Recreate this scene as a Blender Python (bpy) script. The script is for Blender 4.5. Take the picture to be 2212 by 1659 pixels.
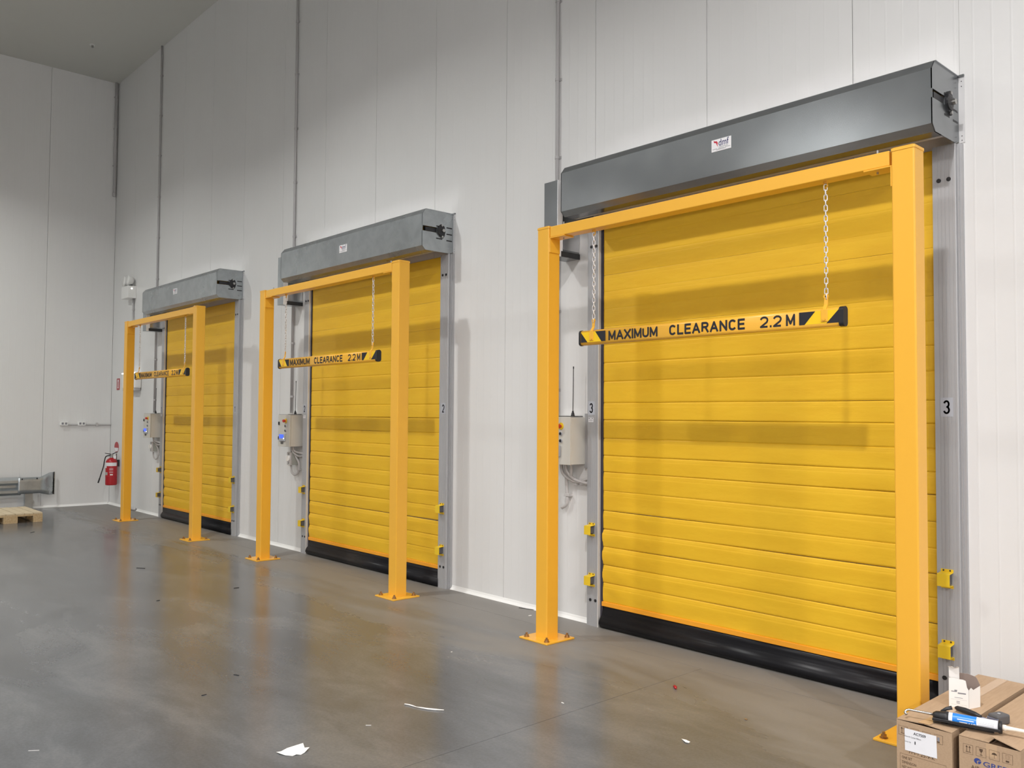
import bpy, bmesh, math, random
from mathutils import Vector, Matrix, noise

random.seed(7)
SC = bpy.context.scene
COL = SC.collection
for o in list(bpy.data.objects):
    bpy.data.objects.remove(o)

# ------------------------------------------------------------------ camera
YAW, PITCH, ROLL, FPX = 0.8312, 0.0367, 0.0064, 1845.1
fw = Vector((-math.sin(YAW) * math.cos(PITCH), math.cos(YAW) * math.cos(PITCH), math.sin(PITCH)))
rt = Vector((math.cos(YAW), math.sin(YAW), 0))
up = rt.cross(fw)
r2 = rt * math.cos(ROLL) + up * math.sin(ROLL)
u2 = -rt * math.sin(ROLL) + up * math.cos(ROLL)
cam = bpy.data.cameras.new('camera')
cam.sensor_width = 36
cam.lens = FPX / 2212 * 36
cam.clip_end = 200
camo = bpy.data.objects.new('camera', cam)
COL.objects.link(camo)
m = Matrix.Identity(4)
for i in range(3):
    m[i][0], m[i][1], m[i][2] = r2[i], u2[i], -fw[i]
m[0][3], m[1][3], m[2][3] = 0, -5.2011, 1.682
camo.matrix_world = m
SC.camera = camo

# ------------------------------------------------------------------ world, exposure
w = bpy.data.worlds.new('world')
SC.world = w
w.use_nodes = True
w.node_tree.nodes['Background'].inputs[0].default_value = (0.8, 0.85, 0.9, 1)
w.node_tree.nodes['Background'].inputs[1].default_value = 0.05
SC.view_settings.view_transform = 'Standard'
SC.view_settings.look = 'None'
SC.view_settings.exposure = 0.0
SC.view_settings.gamma = 1
SC.view_settings.use_curve_mapping = False
SC.cycles.use_denoising = True
SC.cycles.max_bounces = 8
SC.cycles.diffuse_bounces = 5
SC.cycles.glossy_bounces = 4
SC.cycles.blur_glossy = 0.0
SC.cycles.sample_clamp_indirect = 30.0

# ------------------------------------------------------------------ lamps (high bays, a row 4.2 m off the door wall plus added, unseen soft fill discs deeper in the room)
LAMP_Z = 6.55
LAMP_COL = {-13.9: (0.985, 1.0, 0.975), -7.8: (0.99, 0.995, 0.975), -1.3: (1.0, 0.975, 0.97), 5.0: (1.0, 0.955, 0.955)}
BAY_POS = [(-13.9, -4.2), (-7.8, -4.2), (-1.3, -4.2), (5.0, -4.2)]
BAY_W = {-13.9: 138, -7.8: 165, -1.3: 222, 5.0: 440}             # the far end of the row burns weaker and cooler
FILL_POS = [(-13.9, -11.0), (-7.8, -11.0), (-1.3, -11.0), (5.0, -11.0)]  # unseen soft discs, added to raise the ambient light
FILL_W = {-13.9: 40, -7.8: 130, -1.3: 350, 5.0: 560}
for pos, watts, size, spread in ((BAY_POS, BAY_W, 0.3, 150), (FILL_POS, FILL_W, 2.4, 180)):
    for (x, y) in pos:
        ld = bpy.data.lights.new('lamp_light', 'AREA')
        ld.shape = 'DISK'
        ld.size = size
        ld.energy = watts[x]
        ld.spread = math.radians(spread)                         # bays: deep reflector, little light above 70 degrees
        ld.color = LAMP_COL[x]
        lo = bpy.data.objects.new('lamp_light', ld)
        lo.location = (x, y, LAMP_Z)
        COL.objects.link(lo)

# ------------------------------------------------------------------ measured layout
GX = [-14.0578, -9.3725, -4.6924]      # left edge of each gantry
DX = [-14.11, -9.4204, -4.7248]        # left edge of each door
W, H, S, YG, PL = 2.8368, 3.1227, 0.1221, -0.6643, 0.2962
DW, YJ, WJ = 2.8492, -0.0571, 0.1269
XL, CEIL = -16.746, 7.873

# ------------------------------------------------------------------ materials
def mat(name, col, rough=0.5, metal=0.0, spec=0.5, emit=None, coat=0.0):
    m = bpy.data.materials.new(name)
    m.use_nodes = True
    b = m.node_tree.nodes['Principled BSDF']
    b.inputs['Base Color'].default_value = (*col, 1)
    b.inputs['Roughness'].default_value = rough
    b.inputs['Metallic'].default_value = metal
    b.inputs['Specular IOR Level'].default_value = spec
    b.inputs['Coat Weight'].default_value = coat
    if emit:
        b.inputs['Emission Color'].default_value = (*emit[:3], 1)
        b.inputs['Emission Strength'].default_value = emit[3]
    return m

def nodes(m):
    return m.node_tree.nodes, m.node_tree.links, m.node_tree.nodes['Principled BSDF']

def coords(m, scale=(1, 1, 1), kind='Object'):
    n, l, b = nodes(m)
    tc = n.new('ShaderNodeTexCoord')
    mp = n.new('ShaderNodeMapping')
    mp.inputs['Scale'].default_value = scale
    l.new(tc.outputs[kind], mp.inputs['Vector'])
    return mp.outputs['Vector']

def geo(m, scale=(1, 1, 1)):
    n, l, b = nodes(m)
    g = n.new('ShaderNodeNewGeometry')
    mp = n.new('ShaderNodeMapping')
    mp.inputs['Scale'].default_value = scale
    l.new(g.outputs['Position'], mp.inputs['Vector'])
    return mp.outputs['Vector']

def noise_tex(m, vec, scale, detail=4, rough=0.55, dist=0.0):
    n, l, b = nodes(m)
    t = n.new('ShaderNodeTexNoise')
    t.inputs['Scale'].default_value = scale
    t.inputs['Detail'].default_value = detail
    t.inputs['Roughness'].default_value = rough
    t.inputs['Distortion'].default_value = dist
    l.new(vec, t.inputs['Vector'])
    return t.outputs['Fac']

def ramp(m, fac, stops):
    n, l, b = nodes(m)
    r = n.new('ShaderNodeValToRGB')
    e = r.color_ramp.elements
    e[0].position, e[0].color = stops[0][0], (*stops[0][1], 1)
    e[1].position, e[1].color = stops[-1][0], (*stops[-1][1], 1)
    for p, c in stops[1:-1]:
        k = e.new(p)
        k.color = (*c, 1)
    l.new(fac, r.inputs[0])
    return r.outputs[0]

def mixc(m, fac, a, bcol, mode='MIX'):
    n, l, b = nodes(m)
    x = n.new('ShaderNodeMix')
    x.data_type = 'RGBA'
    x.blend_type = mode
    for sock, v in ((x.inputs[0], fac), (x.inputs[6], a), (x.inputs[7], bcol)):
        if hasattr(v, 'is_output'):
            l.new(v, sock)
        elif isinstance(v, tuple):
            sock.default_value = (*v, 1)
        else:
            sock.default_value = v
    return x.outputs[2]

def bump(m, fac, strength, dist):
    n, l, b = nodes(m)
    bp = n.new('ShaderNodeBump')
    bp.inputs['Strength'].default_value = strength
    bp.inputs['Distance'].default_value = dist
    l.new(fac, bp.inputs['Height'])
    l.new(bp.outputs[0], b.inputs['Normal'])

def link_base(m, c):
    n, l, b = nodes(m)
    l.new(c, b.inputs['Base Color'])

def link_rough(m, f, lo, hi):
    n, l, b = nodes(m)
    mr = n.new('ShaderNodeMapRange')
    mr.inputs[3].default_value, mr.inputs[4].default_value = lo, hi
    l.new(f, mr.inputs[0])
    l.new(mr.outputs[0], b.inputs['Roughness'])

def panel_mat(name, axis):
    """insulated sandwich panel: white skin with fine vertical ribs"""
    m = mat(name, (0.74, 0.74, 0.735), 0.42, spec=0.35)
    n, l, b = nodes(m)
    g = n.new('ShaderNodeNewGeometry')
    sp = n.new('ShaderNodeSeparateXYZ')
    l.new(g.outputs['Position'], sp.inputs[0])
    ml = n.new('ShaderNodeMath'); ml.operation = 'MULTIPLY'; ml.inputs[1].default_value = 10.0
    l.new(sp.outputs[axis], ml.inputs[0])
    fr = n.new('ShaderNodeMath'); fr.operation = 'FRACT'
    l.new(ml.outputs[0], fr.inputs[0])
    rp = ramp(m, fr.outputs[0], [(0.0, (0, 0, 0)), (0.06, (1, 1, 1)), (0.10, (1, 1, 1)), (0.16, (0, 0, 0)), (1.0, (0, 0, 0))])
    bump(m, rp, 0.42, 0.0016)
    f = noise_tex(m, geo(m, (0.5, 0.5, 0.25)), 1.3, 3)
    link_base(m, ramp(m, f, [(0.3, (0.72, 0.72, 0.71)), (0.7, (0.755, 0.755, 0.745))]))
    return m

M = {}
M['wall_b'] = panel_mat('white_panel_back', 0)
M['wall_l'] = panel_mat('white_panel_left', 1)
M['wall_far'] = mat('grey_far_wall', (0.62, 0.62, 0.62), 0.6)
M['joint'] = mat('joint_shadow_gap', (0.32, 0.32, 0.31), 0.9)
M['cove'] = mat('white_sealant', (0.85, 0.85, 0.83), 0.5)
M['cove_flange'] = mat('pale_flange', (0.62, 0.62, 0.62), 0.5)
M['zinc_glare'] = mat('zinc_flange_glare', (0.9, 0.9, 0.9), 0.3, metal=0.1)  # near-white colour stands in for the lamp highlight on the metal flange
M['ceil'] = mat('ceiling_panel', (0.62, 0.62, 0.58), 0.6, spec=0.2)
M['yellow'] = mat('yellow_powder_coat', (0.86, 0.45, 0.043), 0.33, spec=0.45)
f = noise_tex(M['yellow'], coords(M['yellow']), 420, 2)
bump(M['yellow'], f, 0.06, 0.001)
M['curtain'] = mat('yellow_pvc_fabric', (0.78, 0.43, 0.014), 0.5, spec=0.4)
f = noise_tex(M['curtain'], coords(M['curtain'], (1.2, 1, 6)), 2.2, 4)
link_base(M['curtain'], ramp(M['curtain'], f, [(0.3, (0.76, 0.44, 0.016)), (0.7, (0.80, 0.485, 0.02))]))
f = noise_tex(M['curtain'], coords(M['curtain'], (1, 1, 3)), 9, 5)
bump(M['curtain'], f, 0.18, 0.01)
M['orange'] = mat('orange_hem', (0.86, 0.36, 0.02), 0.5)
M['rubber'] = mat('black_rubber', (0.010, 0.010, 0.012), 0.32, spec=0.16)
M['brush'] = mat('dark_seal_brush', (0.035, 0.032, 0.045), 0.8)
M['galv'] = mat('galvanised_sheet', (0.35, 0.37, 0.38), 0.4, metal=0.85)
f = noise_tex(M['galv'], coords(M['galv']), 3.0, 5)
link_base(M['galv'], ramp(M['galv'], f, [(0.3, (0.235, 0.25, 0.26)), (0.7, (0.285, 0.30, 0.31))]))
link_rough(M['galv'], noise_tex(M['galv'], coords(M['galv']), 2.0, 3), 0.20, 0.27)
for key, k_ in (('galv_worn', 1.5), ('galv_light', 1.9)):
    M[key] = mat('galvanised_sheet_' + key[5:], (0.4, 0.42, 0.43), 0.3, metal=0.75)
    f = noise_tex(M[key], coords(M[key]), 6.0, 6, 0.6, 0.4)
    link_base(M[key], ramp(M[key], f, [(0.3, (0.22 * k_, 0.235 * k_, 0.245 * k_)), (0.55, (0.265 * k_, 0.285 * k_, 0.295 * k_)), (0.75, (0.29 * k_, 0.305 * k_, 0.31 * k_))]))
    link_rough(M[key], noise_tex(M[key], coords(M[key]), 2.0, 3), 0.24, 0.32)
M['galv_top'] = mat('galvanised_cover_top', (0.62, 0.63, 0.64), 0.22, metal=1.0)
M['galv_dark'] = mat('galvanised_inner', (0.25, 0.26, 0.27), 0.35, metal=0.8)
M['alu'] = mat('anodised_aluminium', (0.43, 0.435, 0.445), 0.42, metal=0.3)
f = noise_tex(M['alu'], coords(M['alu'], (30, 30, 0.4)), 3, 3)
link_rough(M['alu'], f, 0.36, 0.5)
M['alu_edge'] = mat('bright_aluminium_edge', (0.80, 0.78, 0.74), 0.3, metal=0.35)
M['black'] = mat('black_plastic', (0.015, 0.015, 0.017), 0.45)
M['darkmetal'] = mat('dark_steel', (0.05, 0.052, 0.055), 0.45, metal=0.5)
M['print_black'] = mat('black_print', (0.012, 0.012, 0.018), 0.55)
M['print_navy'] = mat('navy_print', (0.02, 0.022, 0.12), 0.5)
M['print_red'] = mat('red_print', (0.55, 0.02, 0.05), 0.5)
M['print_blue'] = mat('blue_print', (0.035, 0.06, 0.25), 0.6)
M['print_brown'] = mat('brown_print', (0.10, 0.06, 0.035), 0.7)
M['grey_print'] = mat('grey_print', (0.25, 0.25, 0.27), 0.6)
M['sticker'] = mat('white_sticker', (0.82, 0.82, 0.84), 0.4)
M['sticker_grey'] = mat('grey_sticker', (0.42, 0.44, 0.48), 0.4)
M['tape_yellow'] = mat('bright_yellow_tape', (0.92, 0.58, 0.01), 0.4)
M['zinc'] = mat('zinc_chain', (0.78, 0.78, 0.80), 0.3, metal=0.75)
M['brass'] = mat('yellow_zinc_bolt', (0.42, 0.26, 0.12), 0.35, metal=0.9)
M['steel'] = mat('bright_steel', (0.45, 0.44, 0.42), 0.3, metal=1.0)
M['cabinet'] = mat('beige_enclosure', (0.60, 0.585, 0.53), 0.4)
M['grey_pvc'] = mat('grey_pvc', (0.47, 0.46, 0.46), 0.45)
M['grey_pvc2'] = mat('light_grey_pvc', (0.52, 0.505, 0.495), 0.45)
M['iso'] = mat('isolator_grey', (0.40, 0.41, 0.37), 0.5)
M['white'] = mat('white_plastic', (0.82, 0.82, 0.80), 0.35)
M['red'] = mat('red_enamel', (0.42, 0.012, 0.018), 0.3)
M['red_btn'] = mat('red_button', (0.55, 0.03, 0.015), 0.4)
M['yellow_plastic'] = mat('yellow_guard', (0.80, 0.55, 0.02), 0.45)
M['screen'] = mat('blue_screen', (0.02, 0.04, 0.4), 0.3, emit=(0.05, 0.13, 1.0, 1.1))
M['led'] = mat('white_led', (1, 1, 1), 0.3, emit=(1, 0.95, 0.85, 6))
M['pale_glow'] = mat('pale_glow_surface', (1, 1, 1), 0.3, emit=(1, 0.95, 0.93, 1.5))  # glow for the wall unit's imitated glints and the added fill discs
M['lens'] = mat('lamp_lens', (1, 1, 1), 0.3, emit=(1, 0.96, 0.92, 8))
M['card'] = mat('brown_cardboard', (0.44, 0.285, 0.165), 0.75, spec=0.2)
f = noise_tex(M['card'], coords(M['card'], (30, 3, 30)), 4, 4)
link_base(M['card'], ramp(M['card'], f, [(0.3, (0.41, 0.285, 0.18)), (0.7, (0.46, 0.325, 0.21))]))
M['card_in'] = mat('cardboard_inside', (0.20, 0.13, 0.08), 0.85)
M['packtape'] = mat('clear_packing_tape', (0.52, 0.36, 0.22), 0.15)
M['paper'] = mat('white_paper', (0.86, 0.84, 0.80), 0.6)
M['paper_in'] = mat('grey_board_inside', (0.26, 0.20, 0.17), 0.8)
M['cart_white'] = mat('white_cartridge', (0.85, 0.86, 0.90), 0.35)
M['cart_blue'] = mat('blue_cartridge_label', (0.02, 0.22, 0.72), 0.35)
M['nozzle'] = mat('cream_nozzle', (0.85, 0.78, 0.68), 0.35)
M['tool_grey'] = mat('dark_grey_tool', (0.09, 0.088, 0.09), 0.5)
M['blade'] = mat('blue_steel_blade', (0.28, 0.31, 0.45), 0.3, metal=0.7)
M['wood'] = mat('pale_pallet_wood', (0.55, 0.42, 0.25), 0.75)
f = noise_tex(M['wood'], coords(M['wood'], (2, 14, 14)), 3, 5)
link_base(M['wood'], ramp(M['wood'], f, [(0.3, (0.42, 0.29, 0.14)), (0.7, (0.58, 0.45, 0.28))]))
M['wood_top'] = mat('worn_pallet_deck', (0.62, 0.52, 0.36), 0.8)
f = noise_tex(M['wood_top'], coords(M['wood_top'], (14, 2, 14)), 2, 5)
link_base(M['wood_top'], ramp(M['wood_top'], f, [(0.3, (0.50, 0.40, 0.25)), (0.7, (0.68, 0.58, 0.42))]))

# polished concrete: grey-brown cloudy slab with soft sheen
fl = mat('polished_concrete', (0.2, 0.19, 0.17), 0.3, spec=0.52)
v = geo(fl)
big = noise_tex(fl, v, 0.45, 4, 0.6, 0.6)
med = noise_tex(fl, geo(fl, (0.55, 1.3, 1)), 1.5, 7, 0.62, 0.35)
fine = noise_tex(fl, v, 60, 4, 0.7)
c1 = ramp(fl, big, [(0.32, (0.076, 0.083, 0.090)), (0.52, (0.108, 0.112, 0.116)), (0.72, (0.142, 0.143, 0.142))])
c2 = ramp(fl, med, [(0.36, (0.078, 0.080, 0.082)), (0.5, (0.115, 0.119, 0.125)), (0.66, (0.185, 0.187, 0.190))])
c3 = mixc(fl, 0.55, c1, c2)
c4 = mixc(fl, 0.25, c3, ramp(fl, fine, [(0.3, (0.3, 0.3, 0.3)), (0.7, (0.75, 0.75, 0.75))]), 'OVERLAY')
# dusty tan band along the doors, unpolished threshold
n_, l_, b_ = nodes(fl)
g_ = n_.new('ShaderNodeNewGeometry')
s_ = n_.new('ShaderNodeSeparateXYZ')
l_.new(g_.outputs['Position'], s_.inputs[0])
wob = noise_tex(fl, geo(fl, (0.5, 2.0, 1)), 1.1, 5, 0.6, 0.5)
mm = n_.new('ShaderNodeMath'); mm.operation = 'MULTIPLY_ADD'
mm.inputs[1].default_value = 2.4
l_.new(wob, mm.inputs[0]); l_.new(s_.outputs[1], mm.inputs[2])
mr = n_.new('ShaderNodeMapRange')
mr.inputs[1].default_value, mr.inputs[2].default_value = -0.1, 0.7
mr.interpolation_type = 'SMOOTHSTEP'
l_.new(mm.outputs[0], mr.inputs[0])
c5 = mixc(fl, mr.outputs[0], c4, mixc(fl, 0.62, c4, (0.285, 0.262, 0.232)))
link_base(fl, c5)
rr = n_.new('ShaderNodeMath'); rr.operation = 'MULTIPLY_ADD'
rr.inputs[1].default_value = 0.25
l_.new(mr.outputs[0], rr.inputs[0])
mr2 = n_.new('ShaderNodeMapRange'); mr2.inputs[3].default_value, mr2.inputs[4].default_value = 0.17, 0.27
l_.new(med, mr2.inputs[0]); l_.new(mr2.outputs[0], rr.inputs[2])
l_.new(rr.outputs[0], b_.inputs['Roughness'])
bump(fl, fine, 0.03, 0.002)
M['floor'] = fl
M['floor_gap'] = mat('saw_cut', (0.10, 0.095, 0.085), 0.9)

# ------------------------------------------------------------------ mesh helpers
class MB:
    def __init__(self):
        self.v, self.f, self.mi, self.mats = [], [], [], []
        self.cur = 0
        self.sm = []
        self.smooth = False

    def use(self, m):
        if m not in self.mats:
            self.mats.append(m)
        self.cur = self.mats.index(m)
        return self

    def add(self, vs, fs):
        b = len(self.v)
        self.v += [tuple(x) for x in vs]
        for q in fs:
            self.f.append([b + i for i in q])
            self.mi.append(self.cur)
            self.sm.append(self.smooth)
        return self

    def box(self, x0, x1, y0, y1, z0, z1, bev=0.0, seg=2):
        if bev <= 0:
            vs = [(x, y, z) for x in (x0, x1) for y in (y0, y1) for z in (z0, z1)]
            return self.add(vs, [(0, 1, 3, 2), (4, 6, 7, 5), (0, 4, 5, 1), (2, 3, 7, 6), (0, 2, 6, 4), (1, 5, 7, 3)])
        bm = bmesh.new()
        bmesh.ops.create_cube(bm, size=1)
        for q in bm.verts:
            q.co = Vector(((x0 + x1) / 2 + q.co.x * (x1 - x0), (y0 + y1) / 2 + q.co.y * (y1 - y0), (z0 + z1) / 2 + q.co.z * (z1 - z0)))
        bmesh.ops.bevel(bm, geom=bm.edges[:], offset=bev, segments=seg, affect='EDGES', profile=0.5)
        return self.bm(bm)

    def bm(self, bm):
        bm.verts.index_update()
        self.add([q.co for q in bm.verts], [[q.index for q in f.verts] for f in bm.faces])
        bm.free()
        return self

    def prism(self, pts, a, b, axis='x', caps=True):
        """extrude a closed 2D outline between a and b along an axis; outline is (y,z), (x,z) or (x,y)"""
        def P(p, t):
            return {'x': (t, p[0], p[1]), 'y': (p[0], t, p[1]), 'z': (p[0], p[1], t)}[axis]
        n = len(pts)
        vs = [P(p, a) for p in pts] + [P(p, b) for p in pts]
        fs = [(i, (i + 1) % n, n + (i + 1) % n, n + i) for i in range(n)]
        if caps:
            fs += [tuple(range(n))[::-1], tuple(range(n, 2 * n))]
        return self.add(vs, fs)

    def sheet(self, pts, a, b, axis='x', th=0.002):
        """open folded sheet with thickness along an open outline"""
        n = len(pts)
        out = []
        for i, p in enumerate(pts):
            d0 = Vector(pts[i]) - Vector(pts[i - 1]) if i else Vector(pts[1]) - Vector(pts[0])
            d1 = Vector(pts[i + 1]) - Vector(pts[i]) if i < n - 1 else d0
            nrm = (Vector((-d0.y, d0.x)).normalized() + Vector((-d1.y, d1.x)).normalized())
            nrm = nrm.normalized() if nrm.length > 1e-6 else Vector((-d0.y, d0.x)).normalized()
            out.append((p[0] + nrm.x * th, p[1] + nrm.y * th))
        return self.prism(list(pts) + out[::-1], a, b, axis)

    def cyl(self, p0, p1, r, n=12, r1=None, caps=True):
        p0, p1 = Vector(p0), Vector(p1)
        r1 = r if r1 is None else r1
        d = (p1 - p0).normalized()
        a = d.orthogonal().normalized()
        b = d.cross(a)
        vs = []
        for p, q in ((p0, r), (p1, r1)):
            vs += [p + (a * math.cos(2 * math.pi * i / n) + b * math.sin(2 * math.pi * i / n)) * q for i in range(n)]
        fs = [(i, (i + 1) % n, n + (i + 1) % n, n + i) for i in range(n)]
        if caps:
            fs += [tuple(range(n))[::-1], tuple(range(n, 2 * n))]
        return self.add(vs, fs)

    def tube(self, path, r, n=8, closed=False, sub=0, caps=True):
        P = [Vector(p) for p in path]
        if sub:
            Q = []
            k = len(P)
            for i in range(k - (0 if closed else 1)):
                p0, p1, p2, p3 = (P[(i - 1) % k] if (closed or i) else P[0]), P[i], P[(i + 1) % k], (P[(i + 2) % k] if (closed or i + 2 < k) else P[-1])
                for s in range(sub):
                    t = s / sub
                    Q.append(0.5 * ((2 * p1) + (p2 - p0) * t + (2 * p0 - 5 * p1 + 4 * p2 - p3) * t * t + (3 * p1 - p0 - 3 * p2 + p3) * t ** 3))
            if not closed:
                Q.append(P[-1])
            P = Q
        k = len(P)
        vs, fs = [], []
        ref = None
        for i, p in enumerate(P):
            d = (P[(i + 1) % k] - P[i - 1]) if closed else (P[min(i + 1, k - 1)] - P[max(i - 1, 0)])
            d.normalize()
            if ref is None:
                ref = d.orthogonal().normalized()
            ref = (ref - d * ref.dot(d)).normalized()
            b = d.cross(ref)
            rr_ = r[i] if isinstance(r, (list, tuple)) else r
            vs += [p + (ref * math.cos(2 * math.pi * j / n) + b * math.sin(2 * math.pi * j / n)) * rr_ for j in range(n)]
        for i in range(k if closed else k - 1):
            a, c = i * n, ((i + 1) % k) * n
            fs += [(a + j, a + (j + 1) % n, c + (j + 1) % n, c + j) for j in range(n)]
        if not closed and caps:
            fs += [tuple(range(n))[::-1], tuple(range((k - 1) * n, k * n))]
        return self.add(vs, fs)

    def lathe(self, prof, origin=(0, 0, 0), n=20, axis='z'):
        o = Vector(origin)
        vs, fs = [], []
        for r, h in prof:
            for j in range(n):
                a = 2 * math.pi * j / n
                c, s = r * math.cos(a), r * math.sin(a)
                q = {'z': (c, s, h), 'y': (c, h, s), 'x': (h, c, s)}[axis]
                vs.append(o + Vector(q))
        for i in range(len(prof) - 1):
            a, c = i * n, (i + 1) * n
            fs += [(a + j, a + (j + 1) % n, c + (j + 1) % n, c + j) for j in range(n)]
        fs += [tuple(range(n))[::-1], tuple(range((len(prof) - 1) * n, len(prof) * n))]
        return self.add(vs, fs)

    def grid(self, fn, nu, nv):
        vs = [fn(i / nu, j / nv) for j in range(nv + 1) for i in range(nu + 1)]
        fs = [(j * (nu + 1) + i, j * (nu + 1) + i + 1, (j + 1) * (nu + 1) + i + 1, (j + 1) * (nu + 1) + i) for j in range(nv) for i in range(nu)]
        return self.add(vs, fs)

    def xf(self, mtx):
        self.v = [tuple(mtx @ Vector(p)) for p in self.v]
        return self

    def mesh(self, name, m=None):
        me = bpy.data.meshes.new(name)
        me.from_pydata(self.v, [], self.f)
        for q in (self.mats or [m]):
            me.materials.append(M[q] if isinstance(q, str) else q)
        if self.mats:
            me.polygons.foreach_set('material_index', self.mi)
        me.polygons.foreach_set('use_smooth', self.sm)
        bm = bmesh.new()
        bm.from_mesh(me)
        bmesh.ops.recalc_face_normals(bm, faces=bm.faces[:])
        bm.to_mesh(me)
        bm.free()
        me.update()
        return me

    def build(self, name, m=None, parent=None, label=None):
        return place(self.mesh(name, m), name, parent, label)

def place(me, name, parent=None, label=None, loc=None):
    o = bpy.data.objects.new(name, me)
    COL.objects.link(o)
    if parent:
        o.parent = parent
    if loc:
        o.location = loc
    if label:
        o['label'] = label
    return o

def tag(o, label=None, cat=None, group=None, kind=None):
    for k, v in (('label', label), ('category', cat), ('group', group), ('kind', kind)):
        if v:
            o[k] = v
    return o

def thing(name, label, cat, loc=(0, 0, 0), group=None, rz=0.0, kind=None):
    o = bpy.data.objects.new(name, None)
    o.empty_display_size = 0.1
    COL.objects.link(o)
    o.location = loc
    o.rotation_euler = (0, 0, rz)
    return tag(o, label, cat, group, kind)

_fcache = {}
def text_mb(mb, body, x0, x1, z0, z1, y, bold=0.0, plane='xz', mtx=None):
    """flat lettering fitted into a rectangle; faces -Y"""
    cu = bpy.data.curves.new('t', 'FONT')
    cu.body = body
    cu.offset = bold * 0.25
    cu.resolution_u = 4
    ob = bpy.data.objects.new('t', cu)
    COL.objects.link(ob)
    bpy.context.view_layer.update()
    me = bpy.data.meshes.new_from_object(ob.evaluated_get(bpy.context.evaluated_depsgraph_get()))
    bpy.data.objects.remove(ob)
    bpy.data.curves.remove(cu)
    xs = [q.co.x for q in me.vertices]
    ys = [q.co.y for q in me.vertices]
    ax, bx, ay, by = min(xs), max(xs), min(ys), max(ys)
    vs = []
    for q in me.vertices:
        p = (x0 + (q.co.x - ax) / (bx - ax) * (x1 - x0), y, z0 + (q.co.y - ay) / (by - ay) * (z1 - z0))
        vs.append(mtx @ Vector(p) if mtx else p)
    mb.add(vs, [list(p.vertices) for p in me.polygons])
    bpy.data.meshes.remove(me)
    return mb

def _arc(cx, cy, rx, ry, a0, a1, n=9):
    return [(cx + rx * math.cos(math.radians(a0 + (a1 - a0) * k / (n - 1))), cy + ry * math.sin(math.radians(a0 + (a1 - a0) * k / (n - 1)))) for k in range(n)]
GLYPH = {
    'M': (1.15, [[(0, 0), (0, 1), (0.5, 0.12), (1, 1), (1, 0)]]),
    'A': (1.1, [[(0, 0), (0.5, 1), (1, 0)], [(0.18, 0.3), (0.82, 0.3)]]),
    'X': (1.05, [[(0, 0), (1, 1)], [(0, 1), (1, 0)]]),
    'I': (0.0, [[(0, 0), (0, 1)]]),
    'U': (0.95, [[(0, 1), (0, 0.32)] + _arc(0.5, 0.32, 0.5, 0.32, 180, 360) + [(1, 1)]]),
    'C': (0.95, [_arc(0.5, 0.68, 0.5, 0.32, 25, 180) + _arc(0.5, 0.32, 0.5, 0.32, 180, 335)]),
    'L': (0.8, [[(0, 1), (0, 0), (1, 0)]]),
    'E': (0.85, [[(1, 1), (0, 1), (0, 0), (1, 0)], [(0, 0.52), (0.9, 0.52)]]),
    'R': (0.95, [[(0, 0), (0, 1), (0.6, 1)] + _arc(0.6, 0.76, 0.4, 0.24, 90, -90) + [(0, 0.52)], [(0.55, 0.52), (1, 0)]]),
    'N': (1.0, [[(0, 0), (0, 1), (1, 0), (1, 1)]]),
    '1': (0.45, [[(0, 0.78), (0.6, 0.98), (0.9, 1), (0.9, 0)]]),
    '2': (1.0, [_arc(0.5, 0.70, 0.5, 0.30, 170, -10) + [(0.88, 0.47), (0.0, 0.0), (1.0, 0.0)]]),
    '3': (0.95, [_arc(0.48, 0.75, 0.48, 0.25, 165, -70, 10) + [(0.45, 0.53)], [(0.45, 0.53)] + _arc(0.48, 0.265, 0.52, 0.265, 70, -165, 11)]),
    '.': (0.0, [[(0, 0), (0, 0.02)]]),
}
def strokes(mb, word, x0, x1, z0, z1, y, t, gap=0.5):
    """condensed block lettering drawn with strokes of width t, fitted into a rectangle"""
    ws = [GLYPH[c][0] for c in word]
    n = len(word)
    # x1-x0 = sum(w)*k + n*t + (n-1)*gap*t*1.0
    k = (x1 - x0 - n * t - (n - 1) * gap * t) / max(1e-6, sum(ws)) if sum(ws) else 0
    x = x0 + t / 2
    hz = z1 - z0 - t
    for c in word:
        wd = GLYPH[c][0] * k
        for line in GLYPH[c][1]:
            P = [Vector((x + px * wd, z0 + t / 2 + pz * hz)) for px, pz in line]
            for a, b in zip(P, P[1:]):
                d = (b - a)
                if d.length < 1e-7:
                    continue
                d.normalize()
                nn = Vector((-d.y, d.x)) * (t / 2)
                a2 = a - (d * t * 0.5 if a == P[0] and c not in 'C23RU' else d * 0.0)
                b2 = b + (d * t * 0.5 if b == P[-1] and c not in 'C23' else d * 0.0)
                poly(mb, [tuple(a2 + nn), tuple(a2 - nn), tuple(b2 - nn), tuple(b2 + nn)], y)
            for p in P[1:-1]:
                poly(mb, [(p.x + t / 2 * math.cos(q * math.pi / 5), p.y + t / 2 * math.sin(q * math.pi / 5)) for q in range(10)], y)
        x += wd + t + gap * t
    return mb

def poly(mb, pts, y):
    return mb.add([(x, y, z) for x, z in pts], [tuple(range(len(pts)))])

def frame_xz(mb, x0, x1, z0, z1, y, t):
    for a in ((x0, x1, z0, z0 + t), (x0, x1, z1 - t, z1), (x0, x0 + t, z0, z1), (x1 - t, x1, z0, z1)):
        poly(mb, [(a[0], a[2]), (a[1], a[2]), (a[1], a[3]), (a[0], a[3])], y)
    return mb

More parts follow.
